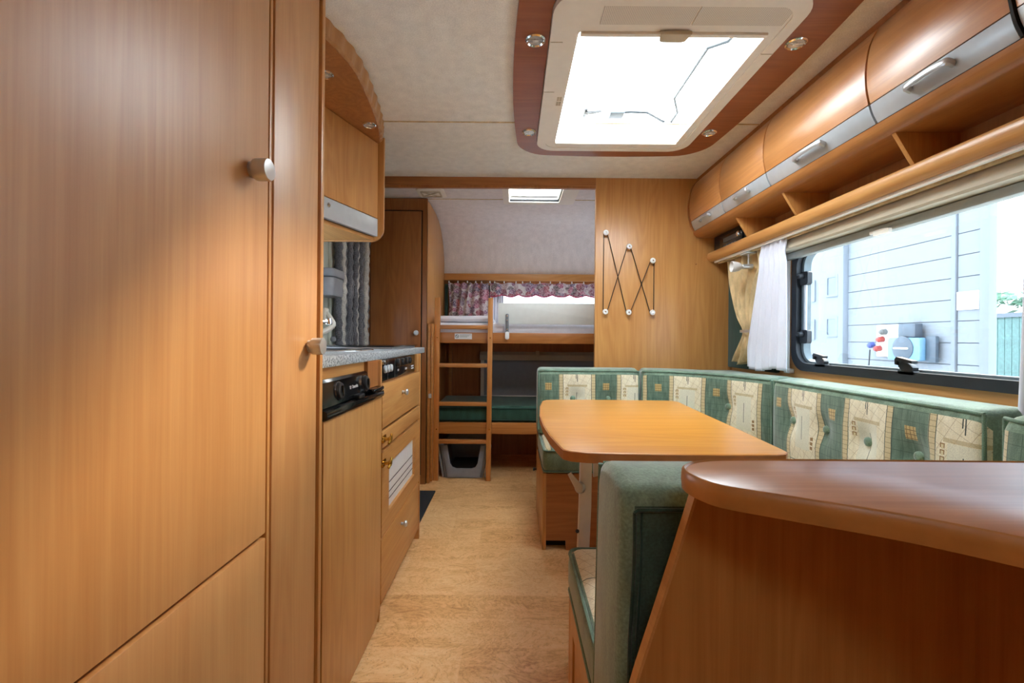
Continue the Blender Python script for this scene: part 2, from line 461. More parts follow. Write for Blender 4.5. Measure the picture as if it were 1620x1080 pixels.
crear = struct('ceiling', cb, M_ceilr, smooth=0)
struct('joint_strip', bx(-.58, -.07, 3.118, 3.124, ZC-.003, ZC), M_beige, crear)
struct('joint_strip', bx(.36, XR, 3.118, 3.124, ZC-.003, ZC), M_beige, crear)
prof = smoothpath([(3.20, ZC, 0), (3.46, 1.945, 0), (3.66, 1.90, 0), (3.80, 1.81, 0), (3.88, 1.69, 0), (YR-.02, 1.545, 0)], 5)
inn = [(p.x, p.y) for p in prof]
struct('wall_rear', px(inn + [(YR+.05, 1.545), (YR+.05, ZC+.03), (3.20, ZC+.03)], 'yz', XL, XR), M_ceilr)
# rear lower wall, with the two bunk windows
cb = B()
box(cb, XL, -.20, YR-.01, YR+.03, 1.17, 1.44); box(cb, 1.10, XR, YR-.01, YR+.03, 1.17, 1.44)
box(cb, XL, XR, YR-.01, YR+.03, 1.44, 1.545); box(cb, XL, XR, YR-.01, YR+.03, 0, 1.17)
struct('wall_rear', cb, M_dark, smooth=0)
struct('trim_1', bx(XL, XR, YR-.06, YR-.015, 1.49, 1.548, bev=.006), M_woodx)
# left wall and right wall
cb = B()
box(cb, XL-.03, XL, YF, 1.22, 0, ZC+.02); box(cb, XL-.03, XL, 2.14, YR, 0, ZC+.02)
box(cb, XL-.03, XL, 1.22, 2.14, 0, .99); box(cb, XL-.03, XL, 1.22, 2.14, 1.43, ZC+.02)
struct('wall_left', cb, M_wallp, smooth=0)
wf = struct('added_window_5', ring(B(), rrect(3.21, 3.79, 1.10, 1.50, .05), rrect(3.25, 3.75, 1.14, 1.46, .04), 'yz', XR-.01, XR+.045), M_rubber)  # unseen side window added to bring more daylight into the bunk room
struct('pane', bx(XR+.02, XR+.03, 3.23, 3.77, 1.12, 1.48), M_glass, wf)
wf = struct('added_window_4', ring(B(), rrect(1.19, 2.17, .96, 1.46, .07), rrect(1.24, 2.12, 1.01, 1.41, .05), 'yz', XL-.045, XL+.01), M_rubber)  # unseen window added over the kitchen to brighten the ceiling
struct('pane', bx(XL-.03, XL-.02, 1.21, 2.15, .98, 1.44), M_glass, wf)
WZ0, WZ1, WY0, WY1 = .885, 1.415, .90, 2.082
cb = B()
box(cb, XR, XR+.03, YF, WY0, 0, ZC+.02); box(cb, XR, XR+.03, WY1, 3.24, 0, ZC+.02); box(cb, XR, XR+.03, 3.76, YR, 0, ZC+.02)
for a, b, c, d in ((WY0, WY1, WZ0, WZ1), (3.24, 3.76, 1.13, 1.47)):
    box(cb, XR, XR+.03, a, b, 0, c); box(cb, XR, XR+.03, a, b, d, ZC+.02)
struct('wall_right', cb, M_woody, smooth=0)
struct('wall_front', bx(XL, XR, YF-.03, YF, 0, ZC+.02), M_wood, smooth=0)
wf = struct('window_3', ring(B(), rrect(-.19, .39, -1.04, -.46, .05), rrect(-.15, .35, -1.0, -.5, .04), 'xy', ZC-.02, ZC+.08), M_cream)
struct('pane', bx(-.17, .37, -1.02, -.48, ZC+.06, ZC+.07), glass('smoked_dome_acrylic', (205, 207, 210), .05, .2), wf)
# partition between lounge and bunk room
struct('wall_partition', bx(.489, XR, YB, YB+.03, 0, ZC, bev=.002), M_wood)
struct('trim_2', bx(XL, .489, YB, YB+.035, 1.903, ZC, bev=.002), M_darkx)
struct('trim_3', bx(XL, .489, YB+.008, YB+.03, 1.889, 1.903), M_dark)
# side window
W = struct('window_1', ring(B(), rrect(WY0-.03, WY1+.018, WZ0-.022, WZ1+.02, .085, 8), rrect(WY0+.01, WY1-.018, WZ0+.012, WZ1-.02, .07, 8), 'yz', XR-.012, XR+.012), M_rubber)
struct('pane', bx(XR+.045, XR+.050, WY0-.03, WY1+.03, WZ0-.03, WZ1+.03), M_glass, W)
struct('gasket', ring(B(), rrect(WY0+.010, WY1-.018, WZ0+.012, WZ1-.02, .07, 8), rrect(WY0+.02, WY1-.034, WZ0+.020, WZ1-.028, .06, 8), 'yz', XR+.012, XR+.044), plain('grey_green_gasket', (104, 116, 120), .5), W)
struct('stay_arm', tb([(XR+.012, WY1-.045, 1.03), (XR+.012, WY1-.045, 1.30)], .007, 10), M_alu, W)
for z in (1.015, 1.275):
    b = px(rrect(WY1-.075, WY1-.02, z-.03, z+.03, .012, 3), 'yz', XR+.002, XR+.022)
    lathe(b, [(.012, 0), (.012, .02), (.008, .024)], (XR, WY1-.045, z+.01), (-1, 0, 0), 12)
    struct('stay_bracket', b, M_rubber, W)
for y in (1.905, 1.49, 1.05):
    k = struct('window_catch', px(rrect(y-.032, y+.03, WZ0+.003, WZ0+.016, .005, 3), 'yz', XR-.012, XR+.02), M_plastic, W)
    struct('catch_lever', prism(px([(y-.028, .900), (y+.012, .900), (y+.024, .912), (y+.028, .925), (y+.010, .930), (y-.018, .921), (y-.030, .912)], 'yz', XR-.014, XR+.006),
           [(y-.036, .934), (y+.024, .945), (y+.031, .937), (y+.030, .920), (y+.022, .918), (y+.022, .932), (y-.034, .925)], 'yz', XR-.022, XR-.002), M_plastic, k)
# blind frame around the window: cassette, rail and side guide
K = thing('roller_blind', (1.27, 1.5, 1.375), 'cream roller blind cassette with grey pull rail above the side window', 'blind')
mk('cassette', px([(1.215, 1.405), (1.222, 1.398), (1.30, 1.398), (1.30, 1.457), (1.245, 1.457), (1.228, 1.448), (1.217, 1.43)], 'yz' if 0 else 'xz', .30, 2.165), M_creamd, K)
mk('pull_rail', bx(1.262, 1.296, .34, 2.135, 1.368, 1.396, bev=.004), M_grail, K, label='grey lower rail of the blind')
mk('blind_latch', prism(bx(1.252, 1.272, 1.53, 1.60, 1.369, 1.380, bev=.002), [(1.250, 1.360), (1.262, 1.360), (1.262, 1.375), (1.25, 1.375)], 'xz', 1.515, 1.58), M_cream, K)
mk('side_guide', bx(1.281, 1.287, 2.104, 2.134, .865, 1.398, bev=.003), M_cream, K)
mk('guide_foot', bx(1.275, 1.299, 2.090, 2.136, .846, .868, bev=.004), M_cream, K)

# outside ------------------------------------------------------------
struct('ground', bx(-14, 24, -14, 30, -.60, -.55), plain('pale_asphalt', (205, 205, 203), .9, scale=6))
M_bld = plain('pale_sandwich_panel', (127, 132, 138), .6, var=.01, scale=3)
M_bldj = plain('panel_joint_grey', (121, 127, 134), .6, var=.01)
M_bwin = plain('pale_window_reflection', (108, 116, 124), .2, var=.15, scale=2)
BXW = 4.5
bld = thing('warehouse_building', (BXW+.2, 6, -.55), 'pale panelled industrial building outside the side window', 'building')
for i in range(22):
    z0 = -.55 + i*.22
    mk('wall_panel', bx(BXW, BXW+.04, 4.66, 6.10, z0+.0025, z0+.22-.0025, bev=.004, seg=1), M_bld, bld)
    mk('wall_panel', bx(BXW, BXW+.04, 4.36, 4.60, z0+.0025, z0+.22-.0025, bev=.004, seg=1), M_bld, bld)
mk('backing_wall', bx(BXW+.04, BXW+.06, 4.30, 12, -.55, 4.3), M_bldj, bld)
mk('smooth_wall', bx(BXW-.02, BXW+.04, 6.2, 12, -.55, 4.3), M_bld, bld)
mk('corner_post', bx(BXW-.06, BXW+.02, 4.24, 4.33, -.55, 4.3, bev=.01), M_bldj, bld)
mk('corner_post', bx(BXW-.02, BXW+.04, 4.605, 4.655, -.55, 4.3, bev=.01), M_bldj, bld)
mk('corner_post', bx(BXW-.07, BXW+.04, 6.10, 6.2, -.55, 4.3, bev=.01), M_bldj, bld)
for y0, y1, z0, z1 in ((6.72, 7.22, 1.58, 1.90), (6.72, 7.22, 1.02, 1.32), (6.24, 6.48, 1.62, 1.92), (6.24, 6.48, 1.06, 1.34)):
    f = mk('building_window', ring(B(), rrect(y0, y1, z0, z1, .01, 1), rrect(y0+.03, y1-.03, z0+.03, z1-.03, .01, 1), 'yz', BXW-.04, BXW-.01), M_bldj, bld)
    mk('window_glass', bx(BXW-.03, BXW-.022, y0+.02, y1-.02, z0+.02, z1-.02), M_bwin, f)
mk('notice_plate', bx(BXW-.02, BXW, 4.37, 4.59, 1.32, 1.50, bev=.003), M_white, bld)
sb = thing('power_socket_box', (BXW-.1, 5.2, .75), 'blue grey outdoor socket box with round cover on the building wall', 'socket box')
M_sblue = plain('pale_blue_plastic', (104, 142, 168), .4); M_sgrey = plain('slate_plastic', (74, 84, 94), .4)
mk('back_plate', bx(BXW-.05, BXW-.03, 5.10, 5.56, .82, 1.20, bev=.008), M_white, sb)
mk('housing', px(rrect(4.88, 5.30, .79, 1.045, .03, 4), 'yz', BXW-.13, BXW-.05, bev=.012), M_sblue, sb)
mk('upper_housing', bx(BXW-.12, BXW-.03, 4.95, 5.17, 1.05, 1.20, bev=.01), M_sgrey, sb)
mk('round_cover', lt([(.135, 0), (.135, .008), (.11, .016), (0, .016)], (BXW-.13, 5.09, .925), (-1, 0, 0), 28), M_sgrey, sb)
mk('cover_grip', px(rrect(5.00, 5.18, .915, .935, .008, 3), 'yz', BXW-.165, BXW-.145, bev=.004), M_white, sb)
mk('side_housing', bx(BXW-.07, BXW-.03, 4.76, 4.875, .78, 1.06, bev=.01), M_sgrey, sb)
for yy, z, cc, nm in ((5.42, 1.12, (90, 92, 90), 'key_switch'), (5.46, 1.03, (150, 54, 48), 'red_socket'), (5.50, .92, (150, 54, 50), 'red_socket'), (5.60, .96, (60, 76, 140), 'blue_socket')):
    mk(nm, lt([(.035, 0), (.035, .05), (.02, .07), (0, .07)], (BXW-.05, yy, z), (-1, .15, -.2), 14), plain(nm+'_plastic', cc, .4), sb)
mk('cable', tb([(BXW-.08, 5.62, .90), (BXW-.09, 5.63, .6), (BXW-.09, 5.62, .1)], .008, 6), M_wire, sb)
fe = thing('garden_fence', (9, 8, -.55), 'pale green board fence beyond the building corner', 'fence')
M_fence = plain('weathered_green_board', (112, 140, 134), .8, var=.1)
for i in range(46):
    y = 4.6 + i*.12
    mk('fence_board', bx(9.0, 9.03, y, y+.11, -.55, 1.50+.01*(i % 3)), M_fence, fe)
mk('fence_rail', bx(8.97, 9.0, 4.6, 10.1, 1.46, 1.54), M_bldj, fe)
bm = B()
for i in range(1500):
    p = V((10.2+random.uniform(-.5, .5), random.uniform(5.5, 11), 0)); top = 1.95+.35*noise.noise(V((p.y*.9, 3, 1)))+.2*noise.noise(V((p.y*3, 3, 1)))
    p.z = random.uniform(.9, 1)*top if random.random() < .6 else random.uniform(.3, 1)*top
    s = random.uniform(.05, .12); d = V((random.uniform(-1, 1), random.uniform(-1, 1), random.uniform(-1, 1))).normalized(); e = d.orthogonal().normalized()
    bm.faces.new([bm.verts.new(p+d*s), bm.verts.new(p+e*s*.5), bm.verts.new(p-d*s), bm.verts.new(p-e*s*.5)])
box(bm, 10.3, 10.9, 5.5, 11, -.55, 1.6)
mk('hedge', bm, plain('hedge_leaves', (98, 128, 104), .8, var=.3, scale=5), label='leafy green hedge rising behind the pale green fence', cat='hedge', kind='stuff')
# rear upper window, hidden partly by chintz curtains
wf = struct('window_2', ring(B(), rrect(-.22, 1.12, 1.15, 1.46, .04), rrect(-.19, 1.09, 1.18, 1.43, .04), 'xz', YR-.012, YR+.04), M_rubber)
struct('pane', bx(-.19, 1.09, YR+.02, YR+.03, 1.16, 1.45), M_glass, wf)

# ------------------------------------------------------------------ TALL UNIT ON THE LEFT
XF = -.455
def knob_big(y, z, parent, x=XF):
    k = mk('knob', lt([(.0135, -.001), (.0135, .006), (.0185, .009), (.0190, .012), (.0190, .030), (.0180, .0325), (0, .034)], (x, y, z), (1, 0, 0), 28), M_alu, parent, label='brushed metal drum knob')
    b = B()
    for i in range(8):
        a = i*math.pi/4; box(b, x+.012, x+.027, y+.0188*math.cos(a)-.0008, y+.0188*math.cos(a)+.0008, z+.0188*math.sin(a)-.0008, z+.0188*math.sin(a)+.0008)
    return k
tc_ = thing('tall_cupboard', (-.73, .0, 0), 'tall smooth cherry cupboard nearest the camera with drum knob', 'cupboard')
mk('carcass', bx(XL, XF-.018, -1.1, .852, 0, ZC-.005), M_dark, tc_)
td = mk('door', bx(XF-.018, XF, .02, .846, .630, 1.94, bev=.0025), M_door, tc_)
knob_big(.79, 1.284, td)
mk('door', bx(XF-.018, XF, .02, .846, .06, .622, bev=.0025), M_door, tc_)
d2 = mk('door', bx(XF-.018, XF, -1.09, .014, .06, 1.94, bev=.0025), M_door, tc_)
nc = thing('narrow_cupboard', (-.73, .97, 0), 'slim full-height cupboard between the tall cupboard and the fridge', 'cupboard')
mk('carcass', bx(XL, XF-.02, .853, 1.076, 0, ZC-.004), M_dark, nc)
mk('frame_stile', bx(XF-.02, XF-.002, .853, .862, 0, ZC-.004, bev=.001), M_wood, nc)
td = mk('door', bx(XF-.018, XF, .866, 1.062, .06, 1.94, bev=.0025), M_door, nc)
knob_big(1.02, .974, td)
mk('side_panel', bx(XL+.01, XF+.004, 1.0705, 1.088, 0, ZC-.004, bev=.003), M_wood, nc)

# ------------------------------------------------------------------ KITCHEN
wt = thing('kitchen_worktop', (-.73, 1.75, .916), 'speckled grey kitchen worktop over the fridge and drawers', 'worktop')
mk('slab', bx(XL, -.468, 1.09, 2.44, .917, .946, bev=.003), M_gran, wt)
sk = mk('sink', lt([(.16, -.10), (.168, -.002), (.185, .001), (.193, .004), (.196, .001), (.196, -.001)], (-.72, 1.70, .947), (0, 0, 1), 36), M_chrome, wt, label='round steel sink set into the worktop')
hob = thing('gas_hob', (-.70, 2.14, .946), 'low gas hob with smoked glass lid at the far end of the worktop', 'hob')
mk('glass_lid', bx(-.93, -.50, 1.93, 2.40, .955, .960, bev=.002), M_gloss, hob)
mk('hob_tray', bx(-.92, -.51, 1.94, 2.39, .946, .955, bev=.003), M_alu, hob)
fc = thing('kitchen_tap', (-.90, 1.72, .946), 'chrome swivel tap with long spout behind the sink', 'tap')
mk('tap_body', lt([(.022, 0), (.022, .02), (.016, .03), (.016, .075), (.012, .09), (0, .09)], (-.90, 1.72, .946), (0, 0, 1), 16), M_chrome, fc)
mk('spout', tb(smoothpath([(-.90, 1.72, 1.01), (-.87, 1.76, 1.035), (-.82, 1.82, 1.052), (-.765, 1.895, 1.062)], 5), .009, 10), M_chrome, fc)
mk('spout_tip', lt([(.013, 0), (.013, .022), (.009, .026), (0, .026)], (-.765, 1.895, 1.072), (.1, .1, -1), 14), M_chrome, fc)
mk('tap_lever', tb([(-.90, 1.72, 1.035), (-.89, 1.70, 1.06), (-.88, 1.66, 1.07)], .006, 8), M_chrome, fc)

fr = thing('fridge', (-.72, 1.345, 0), 'built-in fridge with cherry door and glossy black control panel', 'fridge')
mk('body', bx(XL+.02, XF-.03, 1.10, 1.585, .05, .90), M_black, fr)
mk('recess_board', bx(XF-.03, XF-.024, 1.092, 1.592, .866, .917), M_woody, fr, label='cherry strip above the control panel')
mk('door', px([(1.10, .790), (1.10, .012), (1.52, .012)] + [(1.52+.072*math.sin(R(a)), .012+.085-.085*math.cos(R(a))) for a in (20, 45, 70, 90)] + [(1.592, .790)], 'yz', XF-.024, XF+.002, bev=.003), M_wood, fr)
mk('door_edging', px([(1.096, .794), (1.096, .008), (1.522, .008)] + [(1.522+.076*math.sin(R(a)), .008+.089-.089*math.cos(R(a))) for a in (20, 45, 70, 90)] + [(1.598, .794)], 'yz', XF-.030, XF-.002), M_black, fr)
hd = mk('handle_strip', px([(XF-.022, .792), (XF+.008, .792), (XF+.011, .800), (XF+.009, .812), (XF+.002, .815), (XF-.022, .815)], 'xz', 1.10, 1.590, bev=.0015), M_gloss, fr, label='glossy black door grip')
mk('door_latch', bx(XF-.010, XF+.013, 1.325, 1.375, .815, .827, bev=.003), M_plastic, hd)
mk('hinge_cover', px(rrect(XF-.03, XF+.012, 1.475, 1.59, .01, 3), 'xy', .815, .827, bev=.003), M_gloss, fr)
cp = mk('control_panel', px([(XF-.035, .819), (XF-.004, .819), (XF-.012, .880), (XF-.018, .887), (XF-.042, .887)], 'xz', 1.094, 1.475, bev=.001), M_gloss, fr, label='glossy black control panel')
mk('recess_side', bx(XF-.04, XF-.012, 1.476, 1.591, .828, .917), M_dark, fr)
for y in (1.219, 1.437):
    k = mk('dial', lt([(.0245, 0), (.0245, .003), (.0215, .009), (.018, .0105), (0, .0095)], (XF-.008, y, .851), (1, 0, .13), 24), M_plastic, cp)
    mk('dial_ring', lt([(.0258, 0), (.0258, .0028), (.0243, .0028), (.0243, 0)], (XF-.0078, y, .851), (1, 0, .13), 24), M_chrome, k)
    mk('dial_grip', bx(XF+.000, XF+.006, y-.0035, y+.0035, .838, .866, bev=.002), M_gloss, k)
text('maker_lettering', 'Dometic', .0135, (XF-.0072, 1.345, .851), (0, 1, 0), (-.13, 0, 1), M_print, cp)
mk('maker_emblem', ring(B(), rrect(1.303, 1.311, .8465, .8555, .001, 1), rrect(1.3045, 1.3095, .848, .854, .001, 1), 'yz', XF-.0095, XF-.0066), M_print, cp)

kc = thing('kitchen_cabinet', (-.72, 1.94, 0), 'cherry kitchen base cabinet with louvred door and three drawers', 'kitchen cabinet')
YK0, YK1 = 1.605, 2.250
mk('carcass', bx(XL, XF-.02, 1.592, 2.262, .045, .917), M_dark, kc)
mk('side_panel', bx(XL+.02, XF-.002, 1.591, 1.604, .0, .917, bev=.002), M_wood, kc)
mk('side_panel', bx(XL+.02, XF+.002, 2.252, 2.268, .0, .917, bev=.002), M_wood, kc)
hp = mk('hob_control_panel', bx(XF-.022, XF-.012, YK0, 2.19, .836, .9165, bev=.001), M_gloss, kc, label='black hob control panel')
mk('end_block', bx(XF-.02, XF-.004, 2.192, YK1, .832, .9165), M_wood, kc)
for y in (1.672, 1.712, 1.752):
    mk('hob_dial', lt([(.0145, 0), (.014, .006), (.012, .008), (0, .008)], (XF-.012, y, .879), (1, 0, 0), 18), M_silver, hp, label='silver hob dial')
for y in (1.640, 1.667):
    mk('igniter', lt([(.008, 0), (.008, .012), (0, .013)], (XF-.012, y-.02, .905), (1, 0, 0), 12), M_chrome, hp)
for i, y in enumerate((1.86, 1.93, 2.00, 2.06)):
    k = mk('switch_knob', lt([(.017, 0), (.016, .009), (.013, .012), (0, .011)], (XF-.012, y, .894), (1, 0, 0), 16), M_plastic, hp)
    mk('pointer', bx(XF-.001, XF+.0015, y-.002, y+.002, .894, .907), M_chrome, k)
for y in (1.715, 1.818):
    mk('panel_seam', bx(XF-.0135, XF-.0115, y, y+.0012, .838, .912), M_alu, hp)
text('panel_marking', 'I  O', .012, (XF-.0112, 1.87, .862), (0, 1, 0), (0, 0, 1), M_print, hp)
text('panel_marking', '230 V', .012, (XF-.0112, 2.01, .860), (0, 1, 0), (0, 0, 1), M_print, hp)
for z in (.862, .851): mk('panel_label', bx(XF-.0115, XF-.011, 2.11, 2.16, z, z+.006), M_print, hp)
def small_knob(y, z, parent):
    mk('knob', lt([(.006, 0), (.0055, .010), (.011, .014), (.0135, .019), (.011, .024), (0, .026)], (XF, y, z), (1, 0, 0), 18), M_silver, parent, label='silver round knob')
d = mk('drawer', bx(XF-.018, XF, YK0+.002, YK1, .672, .830, bev=.002), M_woody, kc); small_knob(1.895, .770, d)
d = mk('drawer', bx(XF-.018, XF, YK0+.002, YK1, .600, .660, bev=.002), M_woody, kc)
def brass_turn(z, parent):
    l = mk('turn_latch', px(rrect(1.602, 1.646, z-.013, z+.013, .006, 3), 'yz', XF, XF+.003), M_brass, parent, label='polished brass turn latch')
    mk('latch_post', lt([(.007, 0), (.006, .014), (.010, .018), (.010, .026), (0, .029)], (XF+.003, 1.622, z), (1, 0, 0), 14), M_brass, l)
    mk('latch_wing', tb([(XF+.024, 1.604, z-.012), (XF+.027, 1.622, z), (XF+.024, 1.640, z+.014)], .0048, 8), M_brass, l)
    mk('latch_tongue', bx(XF, XF+.010, 1.586, 1.606, z-.006, z+.004, bev=.002), M_brass, l)
brass_turn(.634, d)
# louvred door: frame, slats
dz0, dz1 = .288, .588
dr = mk('door', ring(B(), [(YK0+.002, dz0), (YK1, dz0), (YK1, dz1), (YK0+.002, dz1)], [(1.70, dz0+.062), (2.155, dz0+.062), (2.155, dz1-.062), (1.70, dz1-.062)], 'yz', XF-.018, XF), M_woody, kc)
mk('vent_panel', bx(XF-.017, XF-.012, 1.70, 2.155, dz0+.062, dz1-.062), M_white, dr, label='pale grey plastic vent panel')
for z in (dz0+.092, dz0+.118, dz0+.154): mk('vent_slot', bx(XF-.0125, XF-.011, 1.705, 2.15, z-.0017, z+.0017), M_printd, dr)
brass_turn(.548, dr)
d = mk('drawer', bx(XF-.018, XF, YK0+.002, YK1, .052, .280, bev=.002), M_woody, kc); small_knob(1.895, .222, d)

# overhead cabinet with the curved light canopy, front turned towards the aisle
oc = thing('kitchen_overhead_cupboard', (-.85, 1.7, 1.44), 'cherry wall cupboard over the worktop with grey lower strip', 'cupboard')
A0, A1 = V((-.875, 1.34, 0)), V((-.625, 2.11, 0))
dv = (A1-A0).normalized(); nv = V((dv.y, -dv.x, 0))
mk('carcass', px([(XL+.002, 1.092), (-.96, 1.092), (A0.x-.02, A0.y), (A1.x-.024, A1.y+.005), (XL+.002, 2.115)], 'xy', 1.475, 1.895), M_dark, oc)
def slantbox(t0, t1, n0, n1, z0, z1):
    q = [A0+dv*t0+nv*n0, A0+dv*t1+nv*n0, A0+dv*t1+nv*n1, A0+dv*t0+nv*n1]
    return px([(p.x, p.y) for p in q], 'xy', z0, z1, bev=.0015)
Lc = (A1-A0).length
dd = mk('door', slantbox(.44, Lc-.006, -.018, 0, 1.546, 1.892), M_wood, oc)
mk('silver_strip', slantbox(.44, Lc-.006, -.018, .001, 1.462, 1.543), M_silver, oc, label='grey metallic strip')
mk('lock', lt([(.009, 0), (.009, .004), (.006, .006), (0, .006)], A0+dv*.475+nv*.001+V((0, 0, 1.515)), nv, 14), M_chrome, oc)
mk('door', slantbox(.0, .434, -.018, 0, 1.546, 1.892), M_wood, oc)
mk('silver_strip', slantbox(.0, .434, -.018, .001, 1.462, 1.543), M_silver, oc)
r = .06
ep = [(XL+.004, 1.442), (-.602-r, 1.442)] + [(-.602-r+r*math.sin(R(a)), 1.442+r-r*math.cos(R(a))) for a in (15, 30, 45, 60, 75, 90)] + [(-.602, 1.925), (XL+.004, 1.925)]
mk('end_panel', px(ep, 'xz', 2.116, 2.134, bev=.002), M_wood, oc)
mk('bottom_board', px([(XL+.004, 1.10), (-.95, 1.10), (A0.x-.02, A0.y), (A1.x-.022, A1.y+.004), (XL+.004, 2.114)], 'xy', 1.445, 1.460), M_woody, oc)
cn = thing('light_canopy', (-.75, 1.6, 1.895), 'curved cherry canopy board under the ceiling above the kitchen', 'canopy')
cv = smoothpath([(-.80, 1.095, 0), (-.66, 1.20, 0), (-.575, 1.34, 0), (-.533, 1.53, 0), (-.545, 1.76, 0), (-.575, 1.98, 0), (-.610, 2.112, 0)], 6)
mk('board', px([(XL+.004, 1.095)] + [(p.x-.012, p.y) for p in cv] + [(XL+.004, 2.112)], 'xy', 1.897, 1.912, bev=.002), M_dark, cn)
b = B()
outer = []
for i, p in enumerate(cv):
    outer.append((p.x+.004, p.y))
wave = smoothpath([V((p[0]+(.0028 if i % 2 else -.0028), p[1], 0)) for i, p in enumerate(outer)], 4)
n = len(wave); A = []
for k, z, dx in ((0, 1.904, -.002), (1, 1.925, .002), (2, 1.948, .006)):
    A.append([b.verts.new((p.x+dx-.004, p.y, z)) for p in wave])
A.append([b.verts.new((p.x-.010, p.y, 1.948)) for p in wave]); A.append([b.verts.new((p.x-.016, p.y, 1.898)) for p in wave])
for q, s in zip(A, A[1:]+A[:1]):
    for i in range(n-1): b.faces.new((q[i], q[i+1], s[i+1], s[i]))
mk('wavy_trim', b, wood('pale_trim_veneer', (196, 150, 100), (176, 124, 74), 'z'), cn, label='pale scalloped edge strip')
def spotlight(x, y, z, label, group=None, r=.032):
    t = thing('recessed_spotlight', (x, y, z-.008), label, 'spotlight', group)
    mk('bezel', lt([(r*.70, .004), (r*.74, -.002), (r*.86, -.006), (r, -.003), (r*1.02, .0)], (x, y, z), (0, 0, 1), 28), M_chrome, t)
    mk('reflector', lt([(r*.72, .003), (r*.5, .010), (r*.2, .014), (0, .014)], (x, y, z-.006), (0, 0, 1), 24), M_alu, t)
    mk('bulb', lt([(0, -.003), (r*.28, -.001), (r*.36, .004), (r*.28, .010), (0, .012)], (x, y, z-.004), (0, 0, 1), 16), M_bulb, t)
    b = B()
    for k in (-1, 1): box(b, x-r*.66, x+r*.66, y+k*r*.2-.0012, y+k*r*.2+.0012, z-.006, z-.0045)
    mk('lens_rib', b, M_bulb, t)
spotlight(-.648, 1.56, 1.897, 'chrome recessed spotlight in the kitchen canopy, nearer of the two', 'canopy spotlights', .028)
spotlight(-.612, 1.93, 1.897, 'chrome recessed spotlight at the far end of the kitchen canopy', 'canopy spotlights', .028)

# ------------------------------------------------------------------ ENTRY DOOR, CURTAIN, MAT
D = struct('door_1', bx(XL, XL+.022, 2.46, 3.04, .04, 1.86, bev=.008), M_wallp)
#, px([(XL+.022, 1.18), (XL+.09, 1.20), (XL+.10, 1.27), (XL+.022, 1.27)], 'xz', 2.50, 2.62, bev=.006), M_greyp, D)
cl = thing('caddy_box', (-.96, 2.36, 1.2), 'grey lidded caddy hung on the pale wall beside the fluffy curtain', 'caddy')
mk('bin_body', px(rrect(-.998, -.90, 2.28, 2.44, .03, 4), 'xy', 1.205, 1.30, bev=.006), M_greyp, cl)
mk('bin_lid', px(rrect(-.998, -.893, 2.273, 2.447, .03, 4), 'xy', 1.302, 1.345, bev=.010), M_greyp, cl)
ha = thing('wall_bracket', (-.96, 2.38, 1.0), 'beige slanted plastic bracket on the wall behind the tap', 'bracket')
mk('arm', tube(B(), smoothpath([(-.985, 2.40, 1.13), (-.96, 2.395, 1.10), (-.935, 2.38, 1.06), (-.955, 2.34, 1.03), (-.975, 2.31, 1.015)], 4), .014, 8), M_cream, ha)
mk('wall_plate', bx(-.999, -.975, 2.375, 2.425, 1.08, 1.15, bev=.006), M_cream, ha)
mk('ball_joint', lt([(0, -.016), (.016, 0), (0, .016)], (-.955, 2.43, .985), (0, 1, 0), 14), M_greyp, ha)
ct = thing('chenille_door_curtain', (-.95, 2.7, .1), 'fluffy grey and white strand curtain hanging over the entry door', 'curtain')
strand_i = 0
for y in [2.475, 2.50, 2.545, 2.59, 2.64, 2.69, 2.74, 2.79, 2.84, 2.89, 2.94]:
    rnd = random.random()*10
    x0 = -.945 + (.012 if strand_i % 2 else 0)
    pts = [(x0+.006*noise.noise(V((rnd, k*.15, 0))), y+.02*noise.noise(V((rnd+5, k*.06, 0))), 1.86-k*.018) for k in range(98)]
    b = tb(pts, .02, 9, rf=lambda i: .0205+.0035*math.sin(i*1.9)+random.uniform(-.002, .002))
    mk('strand', b, M_cwhite if strand_i in (1, 6, 9) else M_cgrey, ct, smooth=80, label='white fluffy strand' if strand_i in (1, 6, 9) else None)
    strand_i += 1
mk('curtain_rail', bx(-.985, -.925, 2.38, 2.98, 1.86, 1.885, bev=.004), M_cream, ct)
mk('doormat', bx(-.90, -.487, 2.40, 2.945, 0, .010, bev=.003), M_mat, label='dark doormat on the cork floor beside the kitchen cabinet', cat='doormat')

# ------------------------------------------------------------------ WARDROBE AT THE BACK LEFT
XW = -.582
M_darker = wood('shaded_brown_veneer', (160, 100, 50), (132, 78, 34), 'z')  # darker copy of the veneer, shade on the wardrobe front put into its colour
wr = thing('rear_wardrobe', (-.79, 3.5, 0), 'shaded cherry wardrobe beyond the entry door reaching the ceiling', 'wardrobe')
side = [(3.10, 0), (YR-.062, 0), (YR-.062, 1.50)] + [(p[0]-.012, p[1]-.012) for p in reversed(inn) if p[1] > 1.60] + [(3.10, 1.937)]
mk('side_panel', px(side, 'yz', XW-.016, XW, bev=.001), M_wood, wr)
mk('carcass', px([(3.12, 0), (3.80, 0), (3.80, 1.78), (3.65, 1.86), (3.40, 1.92), (3.12, 1.94)], 'yz', XL+.002, XW-.017), M_dark, wr)
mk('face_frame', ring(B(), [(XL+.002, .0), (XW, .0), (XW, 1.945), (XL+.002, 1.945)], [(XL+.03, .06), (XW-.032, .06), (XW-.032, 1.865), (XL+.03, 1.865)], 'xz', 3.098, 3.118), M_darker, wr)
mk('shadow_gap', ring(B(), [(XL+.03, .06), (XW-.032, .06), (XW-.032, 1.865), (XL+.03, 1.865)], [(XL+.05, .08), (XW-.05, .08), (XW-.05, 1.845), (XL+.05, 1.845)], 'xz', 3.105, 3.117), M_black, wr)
d = mk('door', bx(XL+.036, XW-.040, 3.090, 3.104, .068, 1.856, bev=.002), M_darker, wr)
